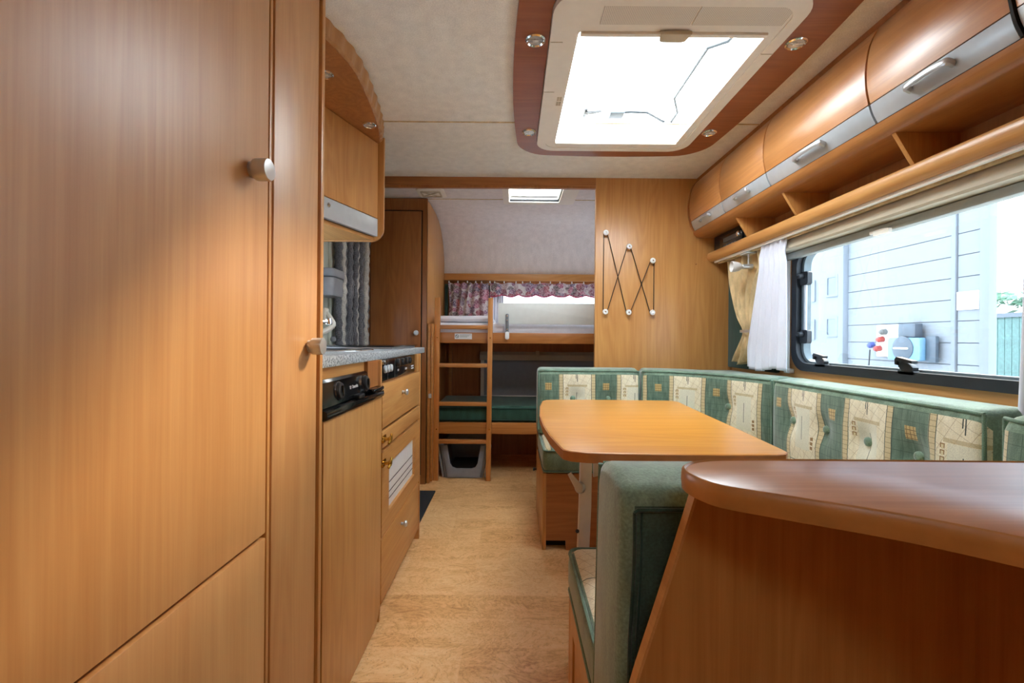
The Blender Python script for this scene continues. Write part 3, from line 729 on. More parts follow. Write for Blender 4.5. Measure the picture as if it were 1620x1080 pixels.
mk('knob', lt([(.008, 0), (.008, .010), (.016, .016), (.018, .022), (.014, .028), (0, .030)], (XW-.065, 3.088, 1.03), (0, -1, 0), 20), M_silver, d, label='silver round knob')
fp = thing('folding_door', (-.56, 3.12, 0), 'folded cherry panels standing between wardrobe and bunk ladder', 'folding door')
mk('door_leaf', bx(XW+.003, XW+.022, 3.115, 3.16, .0, 1.095, bev=.003), M_bunk, fp)
mk('door_leaf', bx(XW+.025, XW+.040, 3.125, 3.175, .01, 1.095, bev=.003), M_bunk, fp)
h = mk('catch', bx(XW+.014, XW+.034, 3.108, 3.118, .585, .615, bev=.003), M_silver, fp, label='small silver catch')

# ------------------------------------------------------------------ BUNKS
YBK = 3.215
ub = thing('upper_bunk', (.36, 3.5, .95), 'upper bunk platform with beech front board', 'bunk')
brd = mk('front_board', bx(XW+.004, 1.29, YBK, YBK+.022, .962, 1.037, bev=.003), M_bunk, ub)
mk('platform', bx(XW+.004, 1.29, YBK+.024, YR-.07, .965, .985), M_dark, ub)
stk = mk('warning_sticker', bx(-.405, -.283, YBK-.0015, YBK, .990, 1.030), M_white, brd, label='white warning sticker with crossed-out circle')
b = ring(B(), [(-.388+.0125*math.cos(a*math.pi/12), 1.010+.0125*math.sin(a*math.pi/12)) for a in range(24)], [(-.388+.0095*math.cos(a*math.pi/12), 1.010+.0095*math.sin(a*math.pi/12)) for a in range(24)], 'xz', YBK-.0022, YBK-.0014)
prism(b, [(-.397, 1.017), (-.394, 1.019), (-.379, 1.003), (-.381, 1.001)], 'xz', YBK-.0022, YBK-.0014)
for k, z in enumerate((1.020, 1.012, 1.004)): prism(b, [(-.368, z), (-.292-.012*k, z), (-.292-.012*k, z+.002), (-.368, z+.002)], 'xz', YBK-.0022, YBK-.0014)
mkp = mk('sticker_print', b, M_printd, brd, kind='stuff')
lb = thing('lower_bunk', (.36, 3.5, .0), 'lower bunk platform with beech front board near the floor', 'bunk')
mk('front_board', bx(XW+.004, 1.29, YBK, YBK+.022, .322, .402, bev=.003), M_bunk, lb)
mk('platform', bx(XW+.004, 1.29, YBK+.024, YR-.02, .35, .37), M_dark, lb)
mk('end_panel', bx(XW+.002, XW+.014, YBK+.06, YR-.02, .37, .94), M_dark, lb)
mk('back_panel', bx(XW+.016, -.28, YR-.04, YR-.022, .52, .94), M_dark, lb)
mk('corner_post', bx(XW+.05, XW+.075, YR-.08, YR-.05, .50, .955), M_bunk, lb)
def softbox(x0, x1, y0, y1, z0, z1, r, amp=.004, cuts=10, seed=0, freq=5):
    b = bx(x0, x1, y0, y1, z0, z1, bev=r, seg=4)
    bmesh.ops.subdivide_edges(b, edges=[e for e in b.edges if e.calc_length() > .1], cuts=cuts, use_grid_fill=True)
    for v in b.verts:
        q = v.co*freq+V((seed, 0, 0)); v.co += V((0, noise.noise(q), noise.noise(q+V((7, 7, 7)))))*amp
    return b
mk('mattress', softbox(XW+.02, 1.285, YBK+.03, YR-.07, 1.0, 1.105, .03, .006), M_sheet, smooth=60, label='white sheeted mattress on the upper bunk', cat='mattress')
mk('pillow', softbox(XW+.03, -.14, YBK+.05, YR-.10, 1.110, 1.158, .026, .006, seed=3), M_sheet, smooth=60, label='flat white folded duvet at the ladder end of the upper bunk', cat='bedding')
lm = thing('bunk_cushion', (.3, 3.5, .40), 'dark green mattress on the lower bunk', 'mattress')
mk('cushion_body', softbox(XW+.02, 1.285, YBK+.012, YR-.09, .402, .515, .03, .004, seed=9), M_gmat, lm, smooth=60)
for z in (.500, .418): mk('piping', tb([(XW+.03, YBK+.013, z), (1.27, YBK+.013, z)], .0035, 6), M_vdark, lm)
ld = thing('bunk_ladder', (-.335, 3.19, 0), 'beech ladder with four rungs leaning on the bunks', 'ladder')
YL = 3.176
for x0, x1, xb in ((-.541, -.504, -.006), (-.168, -.134, -.008)):
    mk('rail', px([(x0+xb, 0), (x1+xb, 0), (x1, 1.283), (x0, 1.278)], 'xz', YL, YL+.034, bev=.003), M_ladder, ld)
for z in (1.074, .806, .536, .272): mk('rung', bx(-.512, -.160, YL+.004, YL+.036, z-.014, z+.014, bev=.004), M_bunk, ld)
for x in (-.522, -.152):
    for z in (1.0, .36): mk('screw_cap', lt([(.005, 0), (.004, .002), (0, .003)], (x, YL, z), (0, -1, 0), 10), M_brass, ld)
gp = thing('guard_panel', (.3, 3.19, 1.0), 'pale grey fall guard board on the upper bunk edge', 'guard board')
mk('board', px(rrect(-.098, .80, 1.098, 1.247, .014, 4), 'xz', 3.196, 3.210, bev=.003), M_pvc, gp)
k = mk('bracket', px(rrect(-.047, -.023, 1.02, 1.170, .008, 3), 'xz', 3.188, 3.1955, bev=.001), plain('dull_grey_metal', (122, 126, 130), .4, .4), gp, label='metal mounting bracket')
mk('bracket_foot', px(rrect(-.049, -.020, .990, 1.045, .013, 5), 'xz', 3.183, 3.1885, bev=.001), M_white, k)
for z in (1.155, 1.125, 1.062): mk('screw', lt([(.006, 0), (.004, .003), (0, .004)], (-.035, 3.188, z), (0, -1, 0), 10), M_chrome, k)
lt_ = thing('storage_tub', (-.33, 3.42, 0), 'grey plastic tub with scooped front on the floor under the lower bunk', 'tub')
def tap(z): return .155+.035*(z/.24)
b = B()
U = [(-.118, .235), (-.096, .105), (-.082, .080), (-.055, .070), (.055, .070), (.082, .080), (.096, .105), (.118, .235)]
cx = -.335
front = [(-tap(0)+.04, .005), (tap(0)-.04, .005), (tap(.235)-.03, .235)] + [(u, z) for u, z in reversed(U)] + [(-tap(.235)+.03, .235)]
mk('front_wall', px([(cx+a, z) for a, z in front], 'xz', 3.235, 3.252, bev=.003), M_greyp, lt_)
for s in (-1, 1):
    mk('side_wall', px([(cx+s*.118, 0), (cx+s*.135, 0), (cx+s*.172, .235), (cx+s*.150, .235)], 'xz', 3.25, 3.62, bev=.002), M_greyp, lt_)
    mk('side_rib', px([(cx+s*.142, .0), (cx+s*.158, .0), (cx+s*.196, .230), (cx+s*.178, .230)], 'xz', 3.262, 3.285, bev=.003), M_greyp, lt_)
mk('base', bx(cx-.12, cx+.12, 3.25, 3.62, .0, .012), M_greyp, lt_)
mk('back_wall', bx(cx-.15, cx+.15, 3.61, 3.625, .0, .235), M_greyp, lt_)
mk('dark_liner', bx(cx-.112, cx+.112, 3.262, 3.60, .014, .06, bev=.01), M_black, lt_)
# blind over the lower bunk window
rb = thing('bunk_roller_blind', (.45, YR-.06, .48), 'closed grey roller blind with cream cassette above the lower bunk', 'blind')
mk('cassette', px([(YR-.11, .815), (YR-.012, .815), (YR-.012, .885), (YR-.09, .885), (YR-.112, .86)], 'yz', -.27, 1.12, bev=.004), M_creamd, rb)
mk('blind_sheet', bx(-.235, 1.09, YR-.05, YR-.045, .50, .82), plain('grey_blind_sheet', (150, 156, 164), .6, var=.02), rb)
mk('side_guide', bx(-.265, -.235, YR-.06, YR-.012, .485, .82, bev=.003), M_cream, rb)
mk('side_guide', bx(1.09, 1.12, YR-.06, YR-.012, .485, .82, bev=.003), M_cream, rb)
mk('bottom_rail', bx(-.235, 1.09, YR-.062, YR-.038, .490, .512, bev=.003), M_cream, rb)
mk('blind_clip', bx(.20, .23, YR-.125, YR-.10, .845, .895, bev=.004), M_creamd, rb)

# ------------------------------------------------------------------ curtains
def sheet(x_of, y_of, z0, z1, na, nb, fold):
    """surface over a (along) and b (down); x_of, y_of take (a, b)"""
    b = B(); g = []
    for j in range(nb+1):
        t = j/nb; z = z1+(z0-z1)*t
        g.append([b.verts.new((x_of(i/na, t), y_of(i/na, t), (z(t) if callable(z) else z)+(fold(i/na, t) if fold else 0))) for i in range(na+1)])
    for j in range(nb):
        for i in range(na): b.faces.new((g[j][i], g[j][i+1], g[j+1][i+1], g[j+1][i]))
    return b
def solid(o, th=.0018):
    m = o.modifiers.new('thickness', 'SOLIDIFY'); m.thickness = th; return o
YC = YR-.085
fcn = thing('floral_curtain', (-.38, YC, 1.13), 'gathered floral chintz curtain at the left of the upper bunk window', 'curtain')
solid(mk('drape', sheet(lambda a, t: -.545+a*.355+.012*math.sin(t*3+a*5), lambda a, t: YC+.014*math.sin(a*34+math.sin(t*2)), 1.125, 1.462, 90, 20, lambda a, t: .006*math.sin(a*40)*(1-t)), M_floral, fcn, smooth=80))
solid(mk('edge_band', sheet(lambda a, t: -.570+a*.026, lambda a, t: YC+.004*math.sin(a*5), 1.125, 1.455, 4, 10, None), M_vdark, fcn, smooth=80))
vl = thing('floral_valance', (.45, YC, 1.36), 'short floral chintz valance with tied scallops above the bunk window', 'curtain')
def scallop(a): return .018*abs(math.sin(a*math.pi*9.5))
solid(mk('frill', sheet(lambda a, t: -.19+a*1.35, lambda a, t: YC-.004+.013*math.sin(a*95+t), 1.372, 1.464, 220, 10, lambda a, t: -scallop(a+.03)*t+.005*math.sin(a*60)*(1-t)), M_floral, vl, smooth=80))
solid(mk('pink_hem', sheet(lambda a, t: -.19+a*1.35, lambda a, t: YC-.006+.013*math.sin(a*95+1), 1.362, 1.374, 220, 2, lambda a, t: -scallop(a+.03)), plain('pink_hem_cloth', (186, 70, 100), .8), vl, smooth=80))
for i in range(9):
    x = -.12+i*.142
    mk('tie_ribbon', tb([(x, YC-.022, 1.375), (x+.002, YC-.024, 1.34), (x-.003+.006*(i % 2), YC-.02, 1.30)], .0022, 5), M_vdark, vl)
for i, x in enumerate([-.535, -.46, -.38, -.31, -.26, -.19, -.15, -.07, .03, .085, .15, .23, .32, .40, .50, .60, .72, .85, 1.0]):
    mk('curtain_glider', lt([(.004, 0), (.006, .006), (.004, .014), (.002, .02)], (x, YC-.012, 1.462), (0, 0, 1), 8), M_white, fcn if x < -.2 else vl)
solid(mk('sheer_panel', sheet(lambda a, t: -.185+a*.11, lambda a, t: YC+.03+.006*math.sin(a*30), 1.13, 1.42, 24, 6, None), M_whitec, fcn, smooth=80, label='plain white lining strip'))

# ------------------------------------------------------------------ REAR ROOM ROOF LIGHT AND VENT
rl = thing('rear_roof_light', (.145, 2.97, ZC), 'small square roof light with cream frame over the bunk room', 'roof light')
mk('frame', ring(B(), rrect(-.068, .42, 2.74, 3.185, .02, 3), rrect(-.028, .318, 2.805, 3.138, .012, 3), 'xy', ZC-.014, ZC+.02), M_cream, rl)
mk('shaft', ring(B(), rrect(-.034, .324, 2.796, 3.144, .012, 3), rrect(-.030, .320, 2.80, 3.14, .012, 3), 'xy', ZC+.02, ZC+.11), M_cream, rl)
mk('dome', bx(-.045, .335, 2.785, 3.155, ZC+.11, ZC+.116), M_dome, rl)
mk('blind_bar', bx(-.022, .312, 3.096, 3.122, ZC-.013, ZC-.004), M_rubber, rl)
mk('side_bar', bx(.306, .316, 2.81, 3.13, ZC-.004, ZC+.006), M_grail, rl)
vt = thing('ceiling_vent', (-.53, 2.98, ZC), 'cream square ceiling vent above the wardrobe corner', 'vent')
mk('frame', px(rrect(-.625, -.445, 2.90, 3.06, .02, 4), 'xy', ZC-.012, ZC, bev=.004), M_cream, vt)
mk('grille', ring(B(), rrect(-.60, -.47, 2.925, 3.035, .01, 3), rrect(-.59, -.48, 2.935, 3.025, .01, 3), 'xy', ZC-.018, ZC-.011), M_creamd, vt)
mk('cross_bar', px([(-.590, 2.935), (-.583, 2.935), (-.480, 3.020), (-.480, 3.026), (-.487, 3.026), (-.590, 2.941)], 'xy', ZC-.017, ZC-.012), M_creamd, vt)
mk('cross_bar', px([(-.590, 3.025), (-.583, 3.025), (-.480, 2.940), (-.480, 2.934), (-.487, 2.934), (-.590, 3.019)], 'xy', ZC-.017, ZC-.012), M_creamd, vt)

# ------------------------------------------------------------------ MAIN ROOF LIGHT
SB = 8
o_ = rrect(.030, .945, 1.075, 2.312, .13, 8, (.034, .026), SB); i_ = rrect(.108, .834, 1.205, 2.235, .09, 8, (0, 0), SB)
mk('roof_light_surround', ring(B(), o_, i_, 'xy', ZC-.016, ZC), M_ring, label='reddish wood surround framing the big roof light', cat='surround')
big = thing('roof_light', (.48, 1.75, ZC-.03), 'large cream framed roof light over the aisle and table', 'roof light')
f0 = rrect(.110, .832, 1.207, 2.233, .088, 8, (0, 0), SB); f1 = rrect(.150, .795, 1.26, 2.20, .055, 8, (0, 0), SB)
mk('outer_frame', ring(B(), f0, f1, 'xy', ZC-.032, ZC+.0), M_cream, big)
mk('inner_frame', ring(B(), rrect(.149, .796, 1.259, 2.201, .055, 8), rrect(.195, .765, 1.37, 2.165, .014, 8), 'xy', ZC-.028, ZC+.004), M_cream, big)
mk('shaft', ring(B(), rrect(.188, .771, 1.364, 2.171, .014, 6), rrect(.193, .767, 1.368, 2.167, .014, 6), 'xy', ZC+.004, ZC+.10), M_white, big)
mk('dome', bx(.16, .80, 1.34, 2.20, ZC+.10, ZC+.108), M_dome, big)
mk('vent_grille', bx(.25, .515, 1.245, 1.335, ZC-.0315, ZC-.0275), M_perf, big)
mk('vent_grille', bx(.52, .785, 1.245, 1.335, ZC-.0315, ZC-.0275), M_perf, big)
mk('blind_bar', bx(.196, .764, 2.135, 2.163, ZC-.038, ZC-.018, bev=.004), M_cream, big)
mk('screen_bar', bx(.20, .765, 1.370, 1.386, ZC-.036, ZC-.012, bev=.003), M_cream, big)
mk('screen_latch', px([(.435, 1.358), (.530, 1.358), (.522, 1.392), (.512, 1.397), (.453, 1.397), (.443, 1.392)], 'xy', ZC-.044, ZC-.032, bev=.002), M_creamd, big)
for y0 in (1.485, 1.52):
    for dx in (0, .010): mk('press_mark', bx(.166+dx, .174+dx, y0+.26, y0+.285, ZC-.030, ZC-.0275), M_creamd, big)
mk('cover_joint', bx(.112, .150, 1.415, 1.4175, ZC-.0335, ZC-.030), M_creamd, big)
mk('cover_joint', bx(.112, .150, 1.700, 1.7025, ZC-.0335, ZC-.030), M_creamd, big)
mk('cover_joint', bx(.794, .832, 1.465, 1.4675, ZC-.0335, ZC-.030), M_creamd, big)
zl = ZC+.085
mk('window_latch', prism(bx(.318, .333, 2.045, 2.120, zl-.012, zl, bev=.003), [(.327, 2.07), (.36, 2.062), (.395, 2.050), (.393, 2.043), (.36, 2.050), (.327, 2.054)], 'xy', zl-.018, zl-.010), M_plastic, big)
mk('latch_box', bx(.435, .500, 2.045, 2.105, zl-.022, zl+.003, bev=.003), M_sgrey, big)
mk('latch_rod', tb([(.333, 2.09, zl-.006), (.435, 2.083, zl-.006)], .003, 6), M_alu, big)
pts = [(.50, 2.078), (.56, 2.088), (.617, 2.084), (.698, 2.033), (.72, 2.03), (.742, 2.065), (.722, 2.02)]
wp = []
for pxx, pyy in ((980, 178), (997, 177), (1024, 178), (1053, 194), (1060, 195), (1072, 178), (1067, 155), (1120, 76), (1153, 65), (1171, 43)):
    dx, dy = pxx-810, pyy-540; u = dx+.0082*dy; v = dy-.0082*dx+4
    yy = (ZC+.085-CAMZ)*720/(-v); wp.append((u*yy/720, yy, ZC+.085))
mk('cable', tb(wp, .006, 6), M_wire, big, label='thin grey cable across the dome')
spotlight(.066, 1.43, ZC-.016, 'chrome spotlight in the roof surround, near end on the aisle side', 'roof surround spotlights')
spotlight(.070, 2.066, ZC-.016, 'chrome spotlight in the roof surround, far end on the aisle side', 'roof surround spotlights')
spotlight(.888, 1.435, ZC-.016, 'chrome spotlight in the roof surround, near end on the window side', 'roof surround spotlights')
spotlight(.884, 2.057, ZC-.016, 'chrome spotlight in the roof surround, far end on the window side', 'roof surround spotlights')

# ------------------------------------------------------------------ OVERHEAD LOCKERS ON THE RIGHT
pf = smoothpath([(1.105, 1.945, 0), (1.070, 1.915, 0), (1.045, 1.865, 0), (1.034, 1.80, 0), (1.035, 1.74, 0), (1.044, 1.692, 0)], 4)
pf = [(p.x, p.y) for p in pf]
ps = [(p.x, p.y) for p in smoothpath([(1.0445, 1.689, 0), (1.053, 1.662, 0), (1.067, 1.636, 0)], 4)]
def shell(prof, th):
    out = list(prof)
    inn_ = []
    for i, p in enumerate(prof):
        a = prof[max(i-1, 0)]; c = prof[min(i+1, len(prof)-1)]
        t = V((c[0]-a[0], c[1]-a[1], 0)).normalized(); nn = V((-t.y, t.x, 0))
        if nn.x < 0: nn = -nn
        inn_.append((p[0]+nn.x*th, p[1]+nn.y*th))
    return out + inn_[::-1]
lk = thing('overhead_lockers', (1.18, 1.2, 1.59), 'row of curved cherry overhead lockers along the window wall', 'lockers')
mk('carcass', px([(1.13, 1.945), (1.06, 1.84), (1.052, 1.74), (1.085, 1.640), (1.30, 1.640), (1.30, 1.945)], 'xz', -.60, 2.672), M_black, lk)
mk('cornice', px([(1.085, 1.9499), (1.093, 1.935), (1.112, 1.932), (1.13, 1.9499)], 'xz', -.60, 2.687), M_dark, lk)
mk('bottom_rail', px([(1.064, 1.632), (1.068, 1.618), (1.082, 1.603), (1.10, 1.597), (1.30, 1.597), (1.30, 1.636), (1.08, 1.636)], 'xz', -.60, 2.687), M_darky, lk)  # deeper tone stands in for shade under the lockers
mk('end_panel', px([(1.10, 1.945)] + [(a-.004, b) for a, b in pf] + [(a-.004, b) for a, b in ps] + [(1.30, 1.632), (1.30, 1.945)], 'xz', 2.674, 2.688), M_dark, lk)
lw = wood('cherry_locker_fronts', (212, 148, 84), (188, 122, 64), 'y', .34, spec=1.0)
lw.node_tree.nodes['Principled BSDF'].inputs['Coat Weight'].default_value = .7
lw.node_tree.nodes['Principled BSDF'].inputs['Coat Roughness'].default_value = .36
for ya, yb, dark in ((2.288, 2.672, 0), (1.887, 2.284, 0), (1.340, 1.883, 0), (.958, 1.336, 0), (.40, .948, 0), (-.59, .396, 0)):
    d = mk('door', px(shell(pf, .014), 'xz', ya+.0015, yb-.0015, bev=.001), lw, lk)
    s = mk('silver_strip', px(shell(ps, .014), 'xz', ya+.0015, yb-.0015, bev=.0008), M_silver, d, label='silver lower strip of the locker door')
    yc = (ya+yb)/2; hl = .073 if yb-ya > .42 else .058; xh, zh = 1.030, 1.666
    b = tb(smoothpath([(1.050, yc-hl, zh-.004), (1.037, yc-hl, zh), (1.030, yc-hl*.8, zh+.001), (1.026, yc, zh+.002), (1.030, yc+hl*.8, zh+.001), (1.037, yc+hl, zh), (1.050, yc+hl, zh-.004)], 5), .0065, 8)
    for v in b.verts: v.co.z = zh+(v.co.z-zh)*1.5
    for v in b.verts:
        if v.co.x < 1.033: v.co.x = 1.033-(1.033-v.co.x)*.55
    h = mk('handle', b, M_alu, d, label='ribbed aluminium bow handle')
    
mk('cabinet_divider', px([(a-.004, b_) for a, b_ in pf]+[(a-.004, b_) for a, b_ in ps]+[(1.13, 1.63), (1.13, 1.945)], 'xz', .950, .956), M_black, lk)
sh = thing('wall_shelf', (1.22, 1.2, 1.45), 'open cherry shelf with rounded lip beneath the overhead lockers', 'shelf')
fa = smoothpath([(1.163, 1.512, 0), (1.152, 1.505, 0), (1.148, 1.488, 0), (1.153, 1.470, 0), (1.168, 1.457, 0)], 4)
mk('fascia', px([(p.x, p.y) for p in fa] + [(1.172, 1.470), (1.172, 1.500)], 'xz', -.60, 2.687), M_woody, sh)
mk('shelf_board', bx(1.170, 1.298, -.60, 2.687, 1.458, 1.472), M_woody, sh)
for y in (2.235, 1.852, 1.314, .78, .25):
    mk('divider', px([(1.096, 1.597), (1.146, 1.515), (1.175, 1.473), (1.283, 1.473), (1.283, 1.597)], 'xz', y-.007, y+.007, bev=.001), M_wood, sh)
mk('back_board', bx(1.284, 1.298, -.60, 2.687, 1.472, 1.597), M_dark, sh)  # darker veneer puts the shade inside the compartments into the colour
cr = thing('curtain_track', (1.2, 1.2, 1.44), 'pale double curtain track under the shelf lip', 'curtain track')
mk('track', bx(1.178, 1.192, .0, 2.66, 1.446, 1.458), M_cream, cr); mk('track', bx(1.200, 1.214, .0, 2.66, 1.442, 1.458), M_beige, cr)
ra = thing('car_radio', (1.23, 2.44, 1.473), 'black car radio fitted in the far shelf compartment', 'radio')
mk('housing', bx(1.175, 1.283, 2.255, 2.655, 1.474, 1.594, bev=.003), M_plastic, ra)
mk('faceplate', bx(1.163, 1.175, 2.31, 2.56, 1.500, 1.572, bev=.004), M_gloss, ra)
mk('display', bx(1.160, 1.1635, 2.36, 2.51, 1.534, 1.556), plain('grey_radio_display', (54, 50, 46), .3), ra)
mk('volume_knob', lt([(.014, 0), (.014, .010), (.010, .013), (0, .013)], (1.163, 2.335, 1.545), (-1, 0, 0), 18), M_chrome, ra)
for i in range(5): mk('button', bx(1.160, 1.1635, 2.37+i*.03, 2.39+i*.03, 1.508, 1.516), M_sgrey, ra)

# curtains by the side window
bc = thing('beige_curtain', (1.22, 2.40, .87), 'beige curtain gathered by a silver tieback in the far corner', 'curtain')
def by(a, t):
    # width and centre along Y (down = t): full at top, pinched at tie (t~.70), flared below
    k = abs(t-.70)
    wdt = .10+.26*min(1, (k/.55))**1.25 if t < .70 else .10+.17*min(1, k/.22)**.8
    far = 2.575-.120*math.exp(-((t-.70)/.26)**2) - .02*t
    return far-(1-a)*wdt
solid(mk('drape', sheet(lambda a, t: 1.240+(.024*(1-.7*math.exp(-((t-.7)/.08)**2)))*math.sin(a*30+2*math.sin(t*3)+noise.noise(V((a*3, t*3, 0)))*2)+.005*math.sin(a*75)*max(0, 1-t*5)+.006*noise.noise(V((a*9, t*5, 3))), by, .872, 1.448, 110, 60, lambda a, t: .008*math.sin(a*14)*t), M_beige, bc, smooth=80))
b = B(); tz = 1.448-.70*.576
mk('tieback', ring(b, [(1.243+.030*math.cos(a*math.pi/12), 2.393+.070*math.sin(a*math.pi/12)) for a in range(24)], [(1.243+.027*math.cos(a*math.pi/12), 2.393+.067*math.sin(a*math.pi/12)) for a in range(24)], 'xy', tz-.007, tz+.007), M_alu, bc, label='silver ring tieback')
wc = thing('white_curtain', (1.22, 2.15, .85), 'plain white pleated curtain beside the beige curtain', 'curtain')
solid(mk('drape', sheet(lambda a, t: 1.198+(.008+.005*t)*math.sin(a*34+.6*math.sin(t*2))+.004*math.sin(a*90)*max(0, 1-t*8), lambda a, t: 1.995+.012*math.exp(-((t-.10)/.05)**2)+a*(.195+.125*min(1, t*1.2)), .858, 1.452, 110, 40, lambda a, t: .010*math.sin(a*7)*t), M_whitec, wc, smooth=80))
wc = thing('white_curtain', (1.22, .98, .85), 'plain white curtain edge at the camera end of the side window', 'curtain')
solid(mk('drape', sheet(lambda a, t: 1.222+.014*math.sin(a*38+.6*math.sin(t*2)), lambda a, t: .78+a*(.30+.022*t), .80, 1.452, 90, 30, lambda a, t: .010*math.sin(a*7)*t), M_whitec, wc, smooth=80))
mk('wall_upholstery', softbox(1.272, 1.299, 2.20, 2.684, .84, 1.43, .008, .0, 4), M_vdark, label='dark green padded wall panel behind the beige curtain', cat='wall panel')
sp_ = thing('wall_spot_lamp', (1.2, 2.30, 1.33), 'small nickel reading lamp with frosted glass shade under the shelf', 'lamp')
mk('mount_plate', px(rrect(1.175, 1.225, 2.28, 2.36, .01, 3), 'xy', 1.434, 1.4415, bev=.002), M_silver, sp_)
mk('stem', tb([(1.203, 2.32, 1.436), (1.203, 2.32, 1.378)], .005, 10), M_alu, sp_)
mk('barrel', lt([(.011, 0), (.013, .002), (.013, .050), (.011, .053)], (1.222, 2.315, 1.372), (-1, .10, 0), 18), M_alu, sp_)
mk('glass_shade', lt([(.012, 0), (.020, .010), (.026, .030), (.028, .050), (.0255, .050), (.0235, .030), (.017, .012), (.0, .006)], (1.168, 2.321, 1.372), (-1, .10, 0), 22), M_white, sp_, label='frosted white glass shade')

# cord rack on the partition
ck = thing('cord_rack', (.70, YB, 1.15), 'crossed black elastic cord stretched over six white knobs on the partition', 'cord rack')
kn = [(.546, 1.622), (.683, 1.541), (.822, 1.460), (.546, 1.158), (.683, 1.156), (.822, 1.156)]
for x, z in kn:
    k = mk('knob', lt([(.008, 0), (.008, .012), (.0145, .016), (.0165, .022), (.0145, .028), (.006, .030), (0, .0295)], (x, YB, z), (0, -1, 0), 20), M_white, ck)
    mk('screw', lt([(.005, 0), (.004, .002), (0, .002)], (x, YB-.030, z), (0, -1, 0), 10), M_chrome, k)
def cord(p, q, s0, s1, dy):
    a = V((p[0]+s0*.0105, YB-.010-dy, p[1])); c = V((q[0]+s1*.0105, YB-.010-dy, q[1]))
    mk('cord', tb([a, c], .0024, 6), M_cord, ck)
cord(kn[0], kn[3], -1, -1, 0); cord(kn[0], kn[4], 1, -1, 0); cord(kn[1], kn[3], -1, 1, .005); cord(kn[1], kn[5], 1, -1, 0)
cord(kn[2], kn[4], -1, 1, .005); cord(kn[2], kn[5], 1, 1, 0)
mk('wall_hole_plug', lt([(.005, 0), (.004, .002), (0, .003)], (1.085, YB, 1.445), (0, -1, 0), 10), M_dark, label='tiny plugged screw hole on the partition below the lockers', cat='plug')

